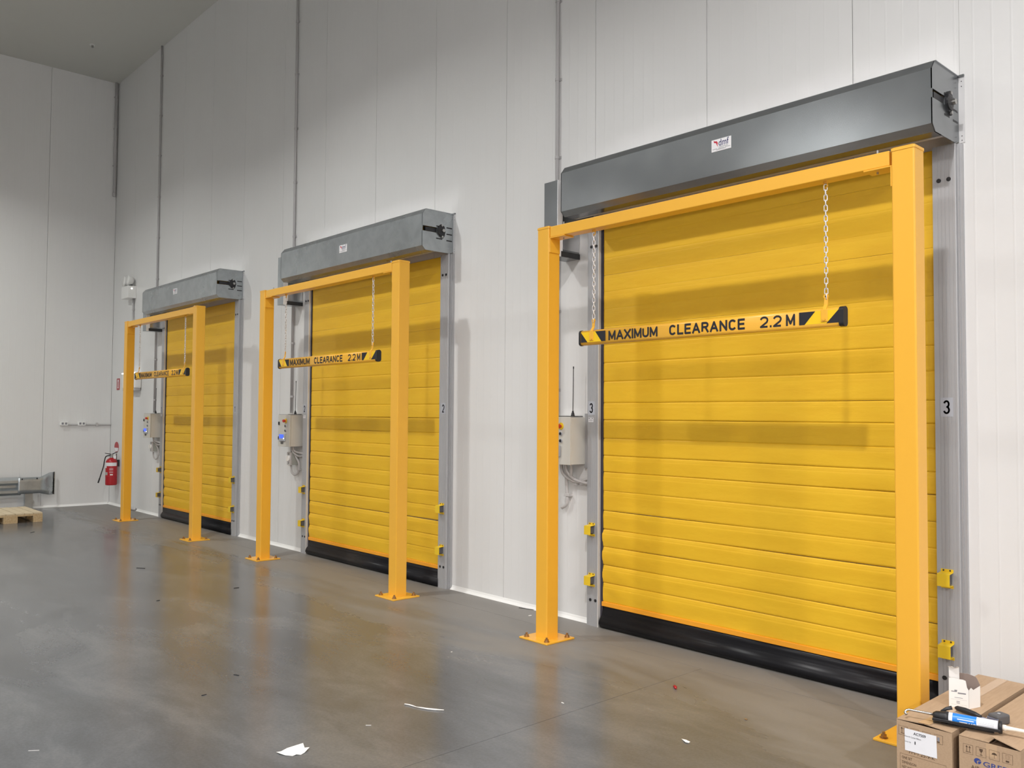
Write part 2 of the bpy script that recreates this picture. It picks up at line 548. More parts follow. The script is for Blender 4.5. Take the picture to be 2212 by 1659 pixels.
# ================================================================== THE ROOM
wb = MB().box(XL - 0.2, 7.2, 0.045, 0.16, 0, CEIL).build('wall_back', 'joint')
tag(wb, 'tall white insulated panel wall that holds the three yellow doors', 'wall', kind='structure')
seams = [XL + 0.003, -15.68, -14.58, -13.48, -12.38, -11.277, -10.127, -9.064, -7.964, -6.876, -5.798, -4.696, -3.605, -2.504, -1.867, -0.75, 0.35, 1.45, 2.55, 3.65, 4.75, 5.85, 7.0]
for a, b in zip(seams, seams[1:]):
    ga, gb = (0.0006 if a == -1.867 else 0.0022), (0.0006 if b == -1.867 else 0.0022)
    MB().box(a + ga, b - gb, 0.0, 0.044, 0.0, CEIL).build('wall_panel', 'wall_b', wb)
wl = MB().box(XL - 0.16, XL - 0.045, -16.2, 0.2, 0, CEIL).build('wall_left', 'joint')
tag(wl, 'white insulated panel wall closing the far end of the room', 'wall', kind='structure')
sl = [-0.0, -1.14, -2.24, -3.34, -4.44, -5.54, -6.64, -7.74, -8.84, -9.94, -11.04, -12.14, -13.24, -14.34, -16.0]
for a, b in zip(sl, sl[1:]):
    MB().box(XL - 0.044, XL, b + 0.0022, a - 0.0022, 0.0, CEIL).build('wall_panel', 'wall_l', wl)
wr = MB().box(7.0, 7.15, -16.2, 0.2, 0, CEIL).build('wall_right', 'wall_l')
tag(wr, 'plain white panel wall at the near end of the room', 'wall', kind='structure')
wf = MB().box(XL - 0.2, 7.2, -16.15, -16.0, 0, CEIL).build('wall_front', 'wall_far')
tag(wf, 'plain white panel wall opposite the doors', 'wall', kind='structure')
ce = MB().box(XL - 0.2, 7.2, -16.2, 0.2, CEIL, CEIL + 0.12).build('ceiling', 'ceil')
tag(ce, 'flat pale ceiling high above the doors', 'ceiling', kind='structure')
fo = MB().box(XL - 0.2, 7.2, -16.2, 0.2, -0.2, -0.012).build('floor', 'floor_gap')
tag(fo, 'grey brown polished concrete floor with faint saw cut joints', 'floor', kind='structure')
G = 0.0014
for (a, b, c, d) in ((XL, -3.4, -16.0, -0.37), (-3.4, 7.0, -16.0, -0.37), (XL, 7.0, -0.37, 0.045)):
    MB().box(a + G, b - G, c + G, d - G, -0.012, 0.0).build('floor_slab', 'floor', fo)
# white sealed cove along the foot of the walls
def cove_pts(s=0.032):
    return [(0, 0), (-s, 0), (-s * 0.62, s * 0.28), (-s * 0.28, s * 0.62), (-0.003, s * 1.15), (0, s * 1.15)]
bb = MB()
for a, b in ((XL, -15.95), (-15.25, DX[0] + 0.002), (DX[0] + 2.88, DX[1]), (DX[1] + 2.88, DX[2]), (DX[2] + 2.88, 7.0)):
    bb.prism([(y, z) for y, z in cove_pts()], a, b, 'x')
tag(bb.build('baseboard_back', 'cove'), 'white sealant cove along the foot of the door wall', 'baseboard', kind='structure')
bl = MB().prism([(XL - y, z) for y, z in cove_pts()], -16.0, -0.03, 'y')
tag(bl.build('baseboard_left', 'cove'), 'white sealant cove along the foot of the end wall', 'baseboard', kind='structure')

# high bay lamp fittings over the room
def lamp_mesh():
    shade, drv, stem, lens = MB(), MB(), MB(), MB()
    shade.smooth = True
    shade.lathe([(0.22, 0.0), (0.215, 0.03), (0.19, 0.12), (0.14, 0.2), (0.10, 0.23), (0.0, 0.23)], (0, 0, 0.02), 24)
    drv.lathe([(0.09, 0.25), (0.09, 0.42), (0.06, 0.45), (0.0, 0.45)], (0, 0, 0), 16)
    stem.cyl((0, 0, 0.45), (0, 0, CEIL - LAMP_Z), 0.008, 8)
    lens.lathe([(0.0, 0.015), (0.17, 0.012), (0.17, 0.02), (0.0, 0.02)], (0, 0, 0), 24)
    return [('shade', shade.mesh('shade', 'darkmetal')), ('driver_housing', drv.mesh('driver_housing', 'darkmetal')),
            ('hanger_rod', stem.mesh('hanger_rod', 'steel')), ('lens', lens.mesh('lens', 'lens'))]
LM = lamp_mesh()
for i, (x, y) in enumerate(BAY_POS):
    t = thing('high_bay_lamp', ['round high bay lamp before the first door, farthest from the camera', 'round high bay lamp above the gap between the far and middle doors', 'round high bay lamp before the nearest door', 'round high bay lamp beyond the near edge of the picture'][i], 'lamp', (x, y, LAMP_Z), 'high bay lamps in a row along the doors')
    for n_, me in LM:
        place(me, n_, t)
def fill_lamp_mesh():  # made-up fitting that dresses an added fill disc
    pan, rod, lens = MB(), [MB(), MB(), MB()], MB()
    pan.lathe([(0.0, 0.03), (1.22, 0.03), (1.24, 0.05), (1.24, 0.11), (0.0, 0.13)], (0, 0, 0), 36)
    for k in range(3):
        a = k * 2 * math.pi / 3
        rod[k].cyl((0.9 * math.cos(a), 0.9 * math.sin(a), 0.11), (0.9 * math.cos(a), 0.9 * math.sin(a), CEIL - LAMP_Z), 0.006, 6)
    lens.lathe([(0.0, 0.018), (1.19, 0.018), (1.19, 0.03), (0.0, 0.03)], (0, 0, 0), 36)
    return [('pan', pan.mesh('pan', 'ceil')), *[('hanger_rod', q.mesh('hanger_rod', 'steel')) for q in rod], ('diffuser', lens.mesh('diffuser', 'pale_glow'))]
PM = fill_lamp_mesh()
for i, (x, y) in enumerate(FILL_POS):
    t = thing('fill_lamp', ['added unseen round fill lamp deep in the room at its far end', 'added unseen round fill lamp deep in the room, second from the far end', 'added unseen round fill lamp deep in the room behind the camera', 'added unseen round fill lamp deep in the room at its near end'][i], 'lamp', (x, y, LAMP_Z), 'added fill lamps deep in the room')
    for n_, me in PM:
        place(me, n_, t)

# ================================================================== ROLLER DOORS
SEAMS = [3.255, 3.10, 2.95, 2.815, 2.68, 2.54, 2.40, 2.252, 2.108, 1.957, 1.787, 1.649, 1.503, 1.367, 1.234, 1.081, 0.925, 0.778, 0.639, 0.496, 0.356, 0.202]
END_PLATE = [(0, 3.661), (-0.340, 3.661), (-0.381, 3.609), (-0.381, 3.496), (-0.205, 3.496), (-0.205, 3.446), (-0.381, 3.446), (-0.381, 3.302), (-0.343, 3.263), (-0.05, 3.263), (0, 3.281)]
END_FULL = [p for i, p in enumerate(END_PLATE) if i not in (3, 4, 5, 6)]

def curtain_section(k, seed, xa, xb):
    zt, zb = SEAMS[k], SEAMS[k + 1]
    low = max(0.0, min(1.0, (1.9 - zb) / 1.7))
    amp = 0.001 + 0.0055 * low
    crease = (0.001 + 0.0042 * min(1.0, max(0.0, (2.35 - zb) / 0.3))) * (1.5 if k in (10, 13, 16) else 0.85)
    VS = [0, 0.015, 0.04, 0.08, 0.14, 0.20, 0.215, 0.235, 0.30, 0.42, 0.56, 0.70, 0.82, 0.90, 0.95, 0.975, 1.0]
    def prof(v):
        # pocket seam recessed at both hems, fabric comes forward quickly below a seam and falls back slowly
        f = v / 0.30 if v < 0.30 else 1 - 0.7 * ((v - 0.30) / 0.70)
        f = max(0.0, f)
        f = f * f * (3 - 2 * f) if v < 0.30 else f
        g = -crease * (max(0, 1 - v / 0.03) + max(0, (v - 0.95) / 0.05))
        st = -(0.0003 + 0.0006 * low) * max(0, 1 - abs(v - 0.215) / 0.02)
        return amp * f + g + st
    def fn(u, v):
        x = xa + (xb - xa) * u
        v = VS[min(len(VS) - 1, int(round(v * (len(VS) - 1))))]
        wv = noise.noise(Vector((x * 1.1, zb * 3.1 + v * 0.5, seed))) + 0.5 * noise.noise(Vector((x * 3.1, zb * 5 + v * 0.7, seed + 9)))
        wq = noise.noise(Vector((x * 0.8, k * 2.3, seed + 5)))
        y = -0.026 - prof(v) * (1.0 + 0.45 * wq * low) - 0.0075 * low * wv * math.sin(math.pi * v)
        sag = 0.007 * noise.noise(Vector((x * 0.9, k * 1.7, seed + 3))) * (0.25 + low)
        px = max(0.0, 1 - (x - xa) / 0.6)
        if zb < 0.7 and px > 0:
            y -= 0.005 * px * abs(math.sin((x - xa) * 15 + (zt - (zt - zb) * v) * 19 + seed)) * math.sin(math.pi * v)
        z = zt + (zb - zt) * v
        if 0 < k < len(SEAMS) - 2:
            z += sag
        return (x, y, z)
    mb = MB()
    mb.smooth = True
    mb.grid(fn, 56, len(VS) - 1)
    return mb

LINKS = {}
def build_door(i):
    d = DX[i]
    names = ['far', 'middle', 'near']
    labels = ['farthest yellow roller door, its right jamb numbered 1, nearest the room corner',
              'middle yellow roller door, its jambs numbered 2, under a galvanised housing',
              'nearest and largest-looking yellow roller door, its jambs numbered 3, by the cartons']
    GV = 'galv' if i == 2 else 'galv_worn'
    t = thing('door_%d' % (i + 1), labels[i], 'door', (d, 0, 0), 'yellow roller doors along the wall', kind='structure')
    # curtain, one piece per fabric pocket
    for k in range(len(SEAMS) - 1):
        curtain_section(k, 3.3 + 11 * i, 0.146, DW - WJ + 0.004).build('curtain_section', 'curtain', t)
    MB().box(0.14, DW - WJ + 0.003, -0.037, -0.012, 0.170, 0.206, 0.003).build('orange_hem', 'orange', t)
    sk = MB()
    sk.smooth = True
    prof = [(-0.012, 0.176), (-0.030, 0.176), (-0.034, 0.135), (-0.037, 0.118), (-0.040, 0.112), (-0.041, 0.100), (-0.060, 0.082), (-0.075, 0.058), (-0.078, 0.036), (-0.066, 0.014), (-0.045, 0.001), (-0.012, 0.001)]
    sk.prism(prof, 0.146, DW - WJ + 0.003)
    sk.build('bottom_seal', 'rubber', t)
    # jambs: ribbed aluminium extrusion
    def jamb(x0, flip):
        pts = [(0.0, 0.0), (0.0, YJ)]
        for gx in (0.026, 0.045, 0.066, 0.088, 0.108):
            pts += [(gx, YJ), (gx + 0.001, YJ + 0.0016), (gx + 0.003, YJ + 0.0016), (gx + 0.004, YJ)]
        pts += [(WJ - 0.004, YJ), (WJ, YJ + 0.004), (WJ, -0.031), (WJ + 0.006, -0.031), (WJ + 0.006, -0.034), (WJ + 0.011, -0.034), (WJ + 0.011, -0.022), (WJ + 0.026, -0.022), (WJ + 0.026, 0.0)]
        if flip:
            pts = [(0.0, 0.0), (0.0, YJ)] + pts[2:-10] + [(WJ - 0.012, YJ), (WJ - 0.012, 0.0)]
        return MB().prism([(x0 + a, b) for a, b in pts], 0.0, 3.262, 'z')
    jl = jamb(0.0, True).build('jamb', 'alu', t)
    jr = jamb(DW - WJ, False).build('jamb', 'alu', t)
    MB().box(WJ - 0.0115, WJ - 0.003, YJ - 0.003, -0.012, 0.0, 3.262).build('edge_strip', 'alu_edge', jl)
    MB().box(WJ - 0.0025, WJ + 0.022, -0.034, -0.010, 0.0, 3.262).build('brush_seal', 'brush', jl)
    # black screw covers
    for jj, xs in ((jl, (0.038, 0.092)), (jr, (DW - WJ + 0.035, DW - WJ + 0.09))):
        for z in (3.060, 0.205):
            for x in xs:
                MB().cyl((x, YJ + 0.001, z), (x, YJ - 0.003, z), 0.0125, 16).build('screw_cover', 'black', jj)
    # door number on both jambs
    for jj, xc in ((jl, 0.043), (jr, DW - WJ + 0.064)):
        MB().box(xc - 0.035, xc + 0.035, YJ - 0.0012, YJ, 1.69, 1.80).build('number_sticker', 'sticker_grey', jj)
        nb = MB()
        wd = 0.0185 if i else 0.011
        strokes(nb, str(i + 1), xc - wd, xc + wd, 1.705, 1.785, YJ - 0.0018, 0.0105)
        nb.build('number', 'print_black', jj)
    sb = MB().use('sticker').box(0.012, 0.066, YJ - 0.001, YJ, 1.632, 1.668).use('print_black')
    for (a, b, z0, z1) in ((0.014, 0.033, 1.660, 1.664), (0.047, 0.060, 1.660, 1.665)):
        poly(sb, [(a, z0), (b, z0), (b, z1), (a, z1)], YJ - 0.0016)
    sb.use('grey_print')
    for z in (1.652, 1.646, 1.640):
        poly(sb, [(0.018, z), (0.060, z), (0.060, z + 0.002), (0.018, z + 0.002)], YJ - 0.0016)
    sb.build('rating_sticker', None, jl, 'small white rating sticker under the door number')
    # photocell guards
    for x in (0.052, DW - WJ + 0.055):
        for z in (0.77, 0.368):
            gb = MB()
            w_ = 0.034
            gb.sheet([(YJ - 0.0005, z + 0.052), (YJ - 0.0005, z + 0.036), (YJ - 0.056, z + 0.030), (YJ - 0.056, z - 0.040), (YJ - 0.0005, z - 0.040), (YJ - 0.0005, z - 0.056)], x - w_, x + w_, 'x', 0.003)
            go = gb.build('photocell_guard', 'yellow_plastic', t)
            MB().box(x - 0.024, x + 0.026, YJ - 0.048, YJ, z - 0.030, z + 0.024, 0.003).build('photocell', 'tool_grey', go)
            for sx in (-0.018, 0.018):
                MB().cyl((x + sx, YJ - 0.0035, z + 0.045), (x + sx, YJ - 0.005, z + 0.045), 0.005, 8).build('screw', 'darkmetal', go)
            if z < 0.5 and x < 1:
                MB().cyl((x - 0.026, YJ - 0.02, z), (x - 0.046, YJ - 0.02, z), 0.017, 12).build('cable_gland', 'black', go)
    # head housing: folded sheet cover
    cv = MB().use(GV)
    cv.sheet([(-0.340, 3.661), (-0.381, 3.609), (-0.381, 3.302), (-0.343, 3.263), (-0.25, 3.263)], 0.004, 2.8532, 'x', 0.003)
    cvo = cv.build('housing_cover', None, t)
    MB().box(0.004, 2.86, -0.341, 0.0, 3.658, 3.662).build('housing_top', 'galv_top', t)
    MB().prism(END_FULL, 0.004, 0.010, 'x').build('end_plate', GV, t)
    ep = MB().prism(END_PLATE, 2.846, 2.852, 'x').build('end_plate', GV, t)
    MB().box(2.852, 2.885, -0.004, 0.0, 3.27, 3.655).build('fixing_flange', 'cove_flange', ep)
    for z in (3.63, 3.60, 3.31, 3.285):
        MB().cyl((2.869, -0.004, z), (2.869, -0.0055, z), 0.003, 8).build('rivet', 'darkmetal', ep)
    MB().box(2.852, 2.885, -0.013, 0.0, 3.655, 3.667).build('top_lip', 'galv', ep)
    # barrel with the rolled up curtain, seen through the end slot and from below
    bar = MB()
    bar.smooth = True
    bar.cyl((0.10, -0.165, 3.47), (2.80, -0.165, 3.47), 0.085, 24)
    bar.build('curtain_roll', 'curtain', t)
    MB().box(2.820, 2.845, -0.34, -0.12, 3.452, 3.49).build('shaft_support', 'black', ep)
    be = MB().use('black')
    be.prism([(-0.195, 3.452), (-0.180, 3.415), (-0.135, 3.400), (-0.118, 3.43), (-0.110, 3.470), (-0.122, 3.515), (-0.160, 3.535), (-0.185, 3.515), (-0.2, 3.49)], 2.852, 2.864, 'x')
    be.lathe([(0.045, 0), (0.045, 0.008), (0.03, 0.011), (0.0, 0.011)], (2.862, -0.165, 3.468), 16, 'x')
    beo = be.build('bearing_block', None, ep)
    MB().cyl((2.865, -0.150, 3.470), (2.892, -0.150, 3.470), 0.016, 12).build('shaft_end', 'steel', beo)
    for (y, z) in ((-0.155, 3.522), (-0.150, 3.412)):
        MB().cyl((2.862, y, z), (2.872, y, z), 0.011, 6).build('bolt', 'steel', beo)
    for (y0, y1, z) in ((-0.215, -0.14, 3.511), (-0.215, -0.14, 3.392), (-0.09, -0.02, 3.512), (-0.09, -0.02, 3.449), (-0.09, -0.02, 3.386)):
        MB().box(2.8515, 2.8526, y0, y1, z - 0.006, z + 0.006).build('slot', 'black', ep)
    MB().box(0.02, 2.845, -0.245, -0.215, 3.262, 3.280).build('bottom_rail', 'alu', t)
    # maker's plate
    lx, lz = [(1.30, 3.456), (1.345, 3.429), (1.422, 3.457)][i]
    pl = MB().box(lx, lx + 0.152, -0.3835, -0.381, lz, lz + 0.081).build('maker_plate', 'sticker', t, 'small white maker plate with dmf logo')
    yq = -0.3842
    lt = MB().use('print_navy')
    text_mb(lt, 'dmf', lx + 0.056, lx + 0.135, lz + 0.033, lz + 0.078, yq, 0.02)
    lt.use('print_red')
    poly(lt, [(lx + 0.018, lz + 0.076), (lx + 0.026, lz + 0.070), (lx + 0.042, lz + 0.068), (lx + 0.050, lz + 0.056), (lx + 0.047, lz + 0.040), (lx + 0.053, lz + 0.028), (lx + 0.043, lz + 0.038), (lx + 0.039, lz + 0.050), (lx + 0.034, lz + 0.058), (lx + 0.024, lz + 0.058), (lx + 0.018, lz + 0.066)], yq)
    lt.use('grey_print')
    for (a, b, z) in ((0.058, 0.128, 0.024), (0.008, 0.045, 0.015), (0.052, 0.098, 0.015), (0.104, 0.146, 0.015), (0.038, 0.112, 0.008)):
        poly(lt, [(lx + a, lz + z), (lx + b, lz + z), (lx + b, lz + z + 0.003), (lx + a, lz + z + 0.003)], yq)
    lt.build('logo', None, pl)
    # motor cover to the left of the housing
    mc = MB().use(GV)
    mz = 2.985 if i == 2 else 3.02
    mc.box(-0.305, -0.150, -0.262, -0.001, mz + 0.002, 3.612, 0.002, 1)
    mo = mc.build('motor_cover', None, t)
    MB().box(-0.150, -0.146, -0.262, -0.205, mz, 3.612).build('front_flange', 'zinc_glare', mo)
    MB().box(-0.150, -0.147, -0.200, -0.004, mz + 0.06, 3.25).build('side_panel', 'galv_top', mo)
    MB().box(-0.150, -0.140, -0.222, -0.004, mz, mz + 0.045).build('bottom_lip', 'darkmetal', mo)
    return t

for i in range(3):
    build_door(i)

# ================================================================== HEIGHT GANTRIES
YC = YG + S / 2
def build_gantry():
    t = thing('height_gantry', 'x', 'gantry', (GX[0], 0, 0.0), 'yellow height gantries in front of the doors')
    for x in (0.0, W - S):
        e = (PL - S) / 2
        bp = MB().box(x - e, x + S + e, YG - e, YG + S + e, 0.0, 0.012, 0.002, 1).build('base_plate', 'yellow', t)
        for (bx, by) in ((x - e + 0.04, YG - e + 0.04), (x + S + e - 0.04, YG - e + 0.04), (x - e + 0.04, YG + S + e - 0.04), (x + S + e - 0.04, YG + S + e - 0.04)):
            b = MB()
            b.cyl((bx, by, 0.012), (bx, by, 0.016), 0.021, 14)
            b.cyl((bx, by, 0.016), (bx, by, 0.031), 0.0155, 6)
            b.cyl((bx, by, 0.031), (bx, by, 0.044), 0.008, 8)
            b.build('anchor_bolt', 'brass', bp)
        # post: square tube with softly rounded corners
        pts = []
        r = 0.009
        for cx, cy, a0 in ((x + S - r, YG + S - r, 0), (x + r, YG + S - r, 90), (x + r, YG + r, 180), (x + S - r, YG + r, 270)):
            for k in range(4):
                a = math.radians(a0 + k * 30)
                pts.append((cx + r * math.cos(a), cy + r * math.sin(a)))
        po = MB().prism(pts, 0.012, H - 0.018, 'z').build('post', 'yellow', t)
        cp = MB()
        c = 0.003
        q = [((px - (x + S / 2)) * (1 + 2 * c / S) + x + S / 2, (py - YC) * (1 + 2 * c / S) + YC) for px, py in pts]
        cp.prism(q, H - 0.019, H - 0.004, 'z')
        cp.prism([((px - (x + S / 2)) * 0.93 + x + S / 2, (py - YC) * 0.93 + YC) for px, py in pts], H - 0.004, H, 'z')
        cp.build('post_cap', 'yellow', po)
        # weld fillet at the foot
    b0, b1 = S + 0.004, W - S - 0.014
    bmz0, bmz1 = 3.034, 3.116
    MB().box(b0, b1, YG + 0.010, YG + 0.108, bmz0, bmz1, 0.005).build('beam', 'yellow', t)
    for sgn, x in ((1, S), (-1, W - S)):
        a = MB()
        xs = sorted((x, x + sgn * 0.155))
        a.box(xs[0], xs[1], YG + 0.006, YG + 0.115, bmz0 - 0.009, bmz0 - 0.001, 0.0015, 1)
        xs = sorted((x, x + sgn * 0.008))
        a.box(xs[0], xs[1], YG + 0.006, YG + 0.115, bmz0 - 0.115, bmz0 - 0.009, 0.0015, 1)
        ao = a.build('angle_bracket', 'yellow', t)
        bx = x + sgn * 0.10
        bb_ = MB().cyl((bx, YC, bmz0 - 0.02), (bx, YC, bmz1 + 0.03), 0.006, 8)
        bb_.cyl((bx, YC, bmz1), (bx, YC, bmz1 + 0.009), 0.012, 6)
        bb_.build('beam_bolt', 'steel', ao)
    for x in (0.528, 2.312):
        e = MB()
        e.cyl((x, YC, bmz0 + 0.001), (x, YC, bmz0 - 0.012), 0.013, 10)
        e.tube([(x + 0.012 * math.cos(a), YC, bmz0 - 0.022 + 0.014 * math.sin(a)) for a in [k * math.pi / 5 for k in range(10)]], 0.004, 6, closed=True)
        e.build('eye_bolt', 'yellow', t)
    return t

def copy_tree(o, parent=None):
    c = o.copy()
    COL.objects.link(c)
    if parent:
        c.parent = parent
    for ch in list(o.children):
        copy_tree(ch, c)
    return c

GL = ['farthest yellow height gantry standing in front of door 1 near the corner',
      'middle yellow height gantry standing in front of door 2',
      'nearest yellow height gantry standing in front of door 3, right foot behind the cartons']
g0 = build_gantry()
for i in (1, 2):
    c = copy_tree(g0)
    c.location.x = GX[i]
    c['label'] = GL[i]
g0['label'] = GL[0]

# chains
def link_mesh():
    pts = []
    r, h = 0.0088, 0.0105
    for k in range(6):
        a = math.pi * k / 5
        pts.append((r * math.cos(a), 0, h + r * math.sin(a)))
    for k in range(6):
        a = math.pi + math.pi * k / 5
        pts.append((r * math.cos(a), 0, -h + r * math.sin(a)))
    mb = MB()
    mb.smooth = True
    return mb.tube(pts, 0.0031, 5, closed=True).mesh('link', 'zinc')
LINK = link_mesh()
CZ0, CZ1 = 3.000, 2.372
NL = 21
def build_chain(gx, x, label):
    t = thing('chain', label, 'chain', (gx + x, YC, CZ1), 'galvanised chains holding up the height bars')
    st = (CZ0 - CZ1) / NL
    for k in range(NL + 1):
        o = place(LINK, 'link', t, loc=(0, 0, k * st))
        o.rotation_euler = (0, 0, math.radians(25 if k % 2 else 115) + random.uniform(-.12, .12))
    return t
CL = [('left chain of the farthest height bar', 'right chain of the farthest height bar'),
      ('left chain of the middle height bar', 'right chain of the middle height bar'),
      ('left chain of the nearest, largest height bar', 'right chain of the nearest, largest height bar')]
for i in range(3):
    for j, x in enumerate((0.528, 2.312)):
        build_chain(GX[i], x, 'thin silver ' + CL[i][j])

# hanging height bars
def build_bar():
    t = thing('height_bar', 'x', 'sign', (GX[0], YC, 2.195), 'yellow maximum clearance bars')
    x0, x1, hh, th = 0.420, 2.398, 0.110, 0.023
    pts = []
    r = 0.020
    for k in range(9):
        a = math.pi * k / 8
        pts.append((th * math.cos(a), hh - r + r * math.sin(a)))
    for k in range(9):
        a = math.pi + math.pi * k / 8
        pts.append((th * math.cos(a), r + r * math.sin(a)))
    b = MB()
    b.smooth = True
    b.prism(pts, x0, x1, 'x')
    bo = b.build('bar', 'yellow', t)
    for a, c in ((x0 - 0.016, x0), (x1, x1 + 0.028)):
        e = MB()
        e.prism([(y * 1.13, (z - hh / 2) * 1.05 + hh / 2) for y, z in pts], a, c, 'x')
        e.build('end_cap', 'black', t)
    YF = -th - 0.0008
    def z_(v):
        return v - 2.195
    zb, zt = z_(2.216), z_(2.290)
    for side in (0, 1):
        tp = MB().use('tape_yellow')
        a, c = ((0.424, 0.662), (2.156, 2.397))[side]
        poly(tp, [(a, zb), (c, zb), (c, zt), (a, zt)], YF)
        tp.use('print_black')
        if side == 0:
            poly(tp, [(0.424, zt), (0.424, zb), (0.489, zb)], YF - 0.0005)
            poly(tp, [(0.565, zt), (0.662, zt), (0.662, zb), (0.623, zb)], YF - 0.0005)
        else:
            poly(tp, [(2.156, zt), (2.257, zt), (2.190, zb), (2.156, zb)], YF - 0.0005)
            poly(tp, [(2.397, zt), (2.397, zb), (2.324, zb)], YF - 0.0005)
        tp.build('hazard_tape', None, t)
    for body, a, c, st_, gp in (('MAXIMUM', 0.690, 1.125, 0.0138, 0.5), ('CLEARANCE', 1.222, 1.795, 0.0138, 0.7), ('2.2', 1.899, 2.045, 0.0118, 0.8), ('M', 2.072, 2.131, 0.0125, 0.5)):
        lt = MB()
        strokes(lt, body, a, c, zb + 0.002, zt - 0.003, YF - 0.0004, st_, gp)
        lt.build('lettering', 'print_black', t)
    for x in (0.528, 2.312):
        h = MB()
        h.smooth = False
        # plate bolted to the face, neck bent back to the chain
        h.box(x - 0.020, x + 0.020, -th - 0.005, -th - 0.001, z_(2.225), z_(2.296), 0.0018, 1)
        prof = [(-th - 0.005, z_(2.294)), (-0.006, z_(2.325)), (-0.003, z_(2.372)), (0.002, z_(2.372)), (-0.001, z_(2.322)), (-th - 0.001, z_(2.290))]
        h.prism(prof, x - 0.011, x + 0.011, 'x')
        h.cyl((x, -0.005, z_(2.372)), (x, 0.002, z_(2.372)), 0.015, 14)
        ho = h.build('hang_tab', 'yellow', t)
        MB().cyl((x, -0.0055, z_(2.372)), (x, 0.0025, z_(2.372)), 0.006, 10).build('eye', 'darkmetal', ho)
        MB().cyl((x, -th - 0.005, z_(2.240)), (x, -th - 0.011, z_(2.240)), 0.010, 6).build('bolt', 'yellow', ho)
    return t
BL = ['yellow hanging bar reading MAXIMUM CLEARANCE 2.2M at door 1, farthest of the three',
      'yellow hanging bar reading MAXIMUM CLEARANCE 2.2M at door 2, middle of the three',
      'yellow hanging bar reading MAXIMUM CLEARANCE 2.2M at door 3, nearest of the three']
b0 = build_bar()
for i in (1, 2):
    c = copy_tree(b0)
    c.location.x = GX[i]
    c['label'] = BL[i]
b0['label'] = BL[0]

# ================================================================== WALL SERVICES
def conduit(x, y, z0, z1, saddles, label, r=0.016, group='grey conduits running up the door wall', wallx=None):
    t = thing('conduit', label, 'pipe', (x, y, z0), group)
    p = MB()
    p.smooth = True
    p.cyl((0, 0, 0), (0, 0, z1 - z0), r, 12)
    p.build('pipe', 'grey_pvc', t)
    for z in saddles:
        s = MB()
        s.cyl((0, 0, z - z0 - 0.012), (0, 0, z - z0 + 0.012), r + 0.004, 12)
        s.box(-0.034, 0.034, -y - 0.006, -y, z - z0 - 0.012, z - z0 + 0.012) if wallx is None else s.box(wallx - 0.0, wallx + 0.006, -0.034, 0.034, z - z0 - 0.012, z - z0 + 0.012)
        s.build('saddle', 'grey_pvc', t)
    return t
S_OFF = [7.36, 6.68, 6.0, 5.3, 4.61, 3.92, 2.57, 1.9]
conduit(DX[0] - 0.38, -0.021, 1.69, CEIL, S_OFF, 'farthest tall grey conduit, rising above the first door near the corner')
conduit(DX[1] - 0.36, -0.021, 1.69, CEIL, S_OFF, 'middle tall grey conduit, passing behind the second door housing')
conduit(DX[2] - 0.395, -0.021, 1.69, CEIL, [5.27, 4.58, 3.90, 2.57, 1.9, 6.7, 6.0], 'nearest tall grey conduit, rising behind the biggest door housing at its left end')
cc = conduit(XL + 0.032, -0.045, 5.74, CEIL, [6.3, 7.0, 7.6], 'short dark grey conduit hanging from the ceiling in the room corner', 0.024, None, XL - (XL + 0.032))
e = MB()
e.cyl((0, 0, -0.02), (0, 0, 0.05), 0.029, 12)
e.build('end_fitting', 'grey_pvc', cc)

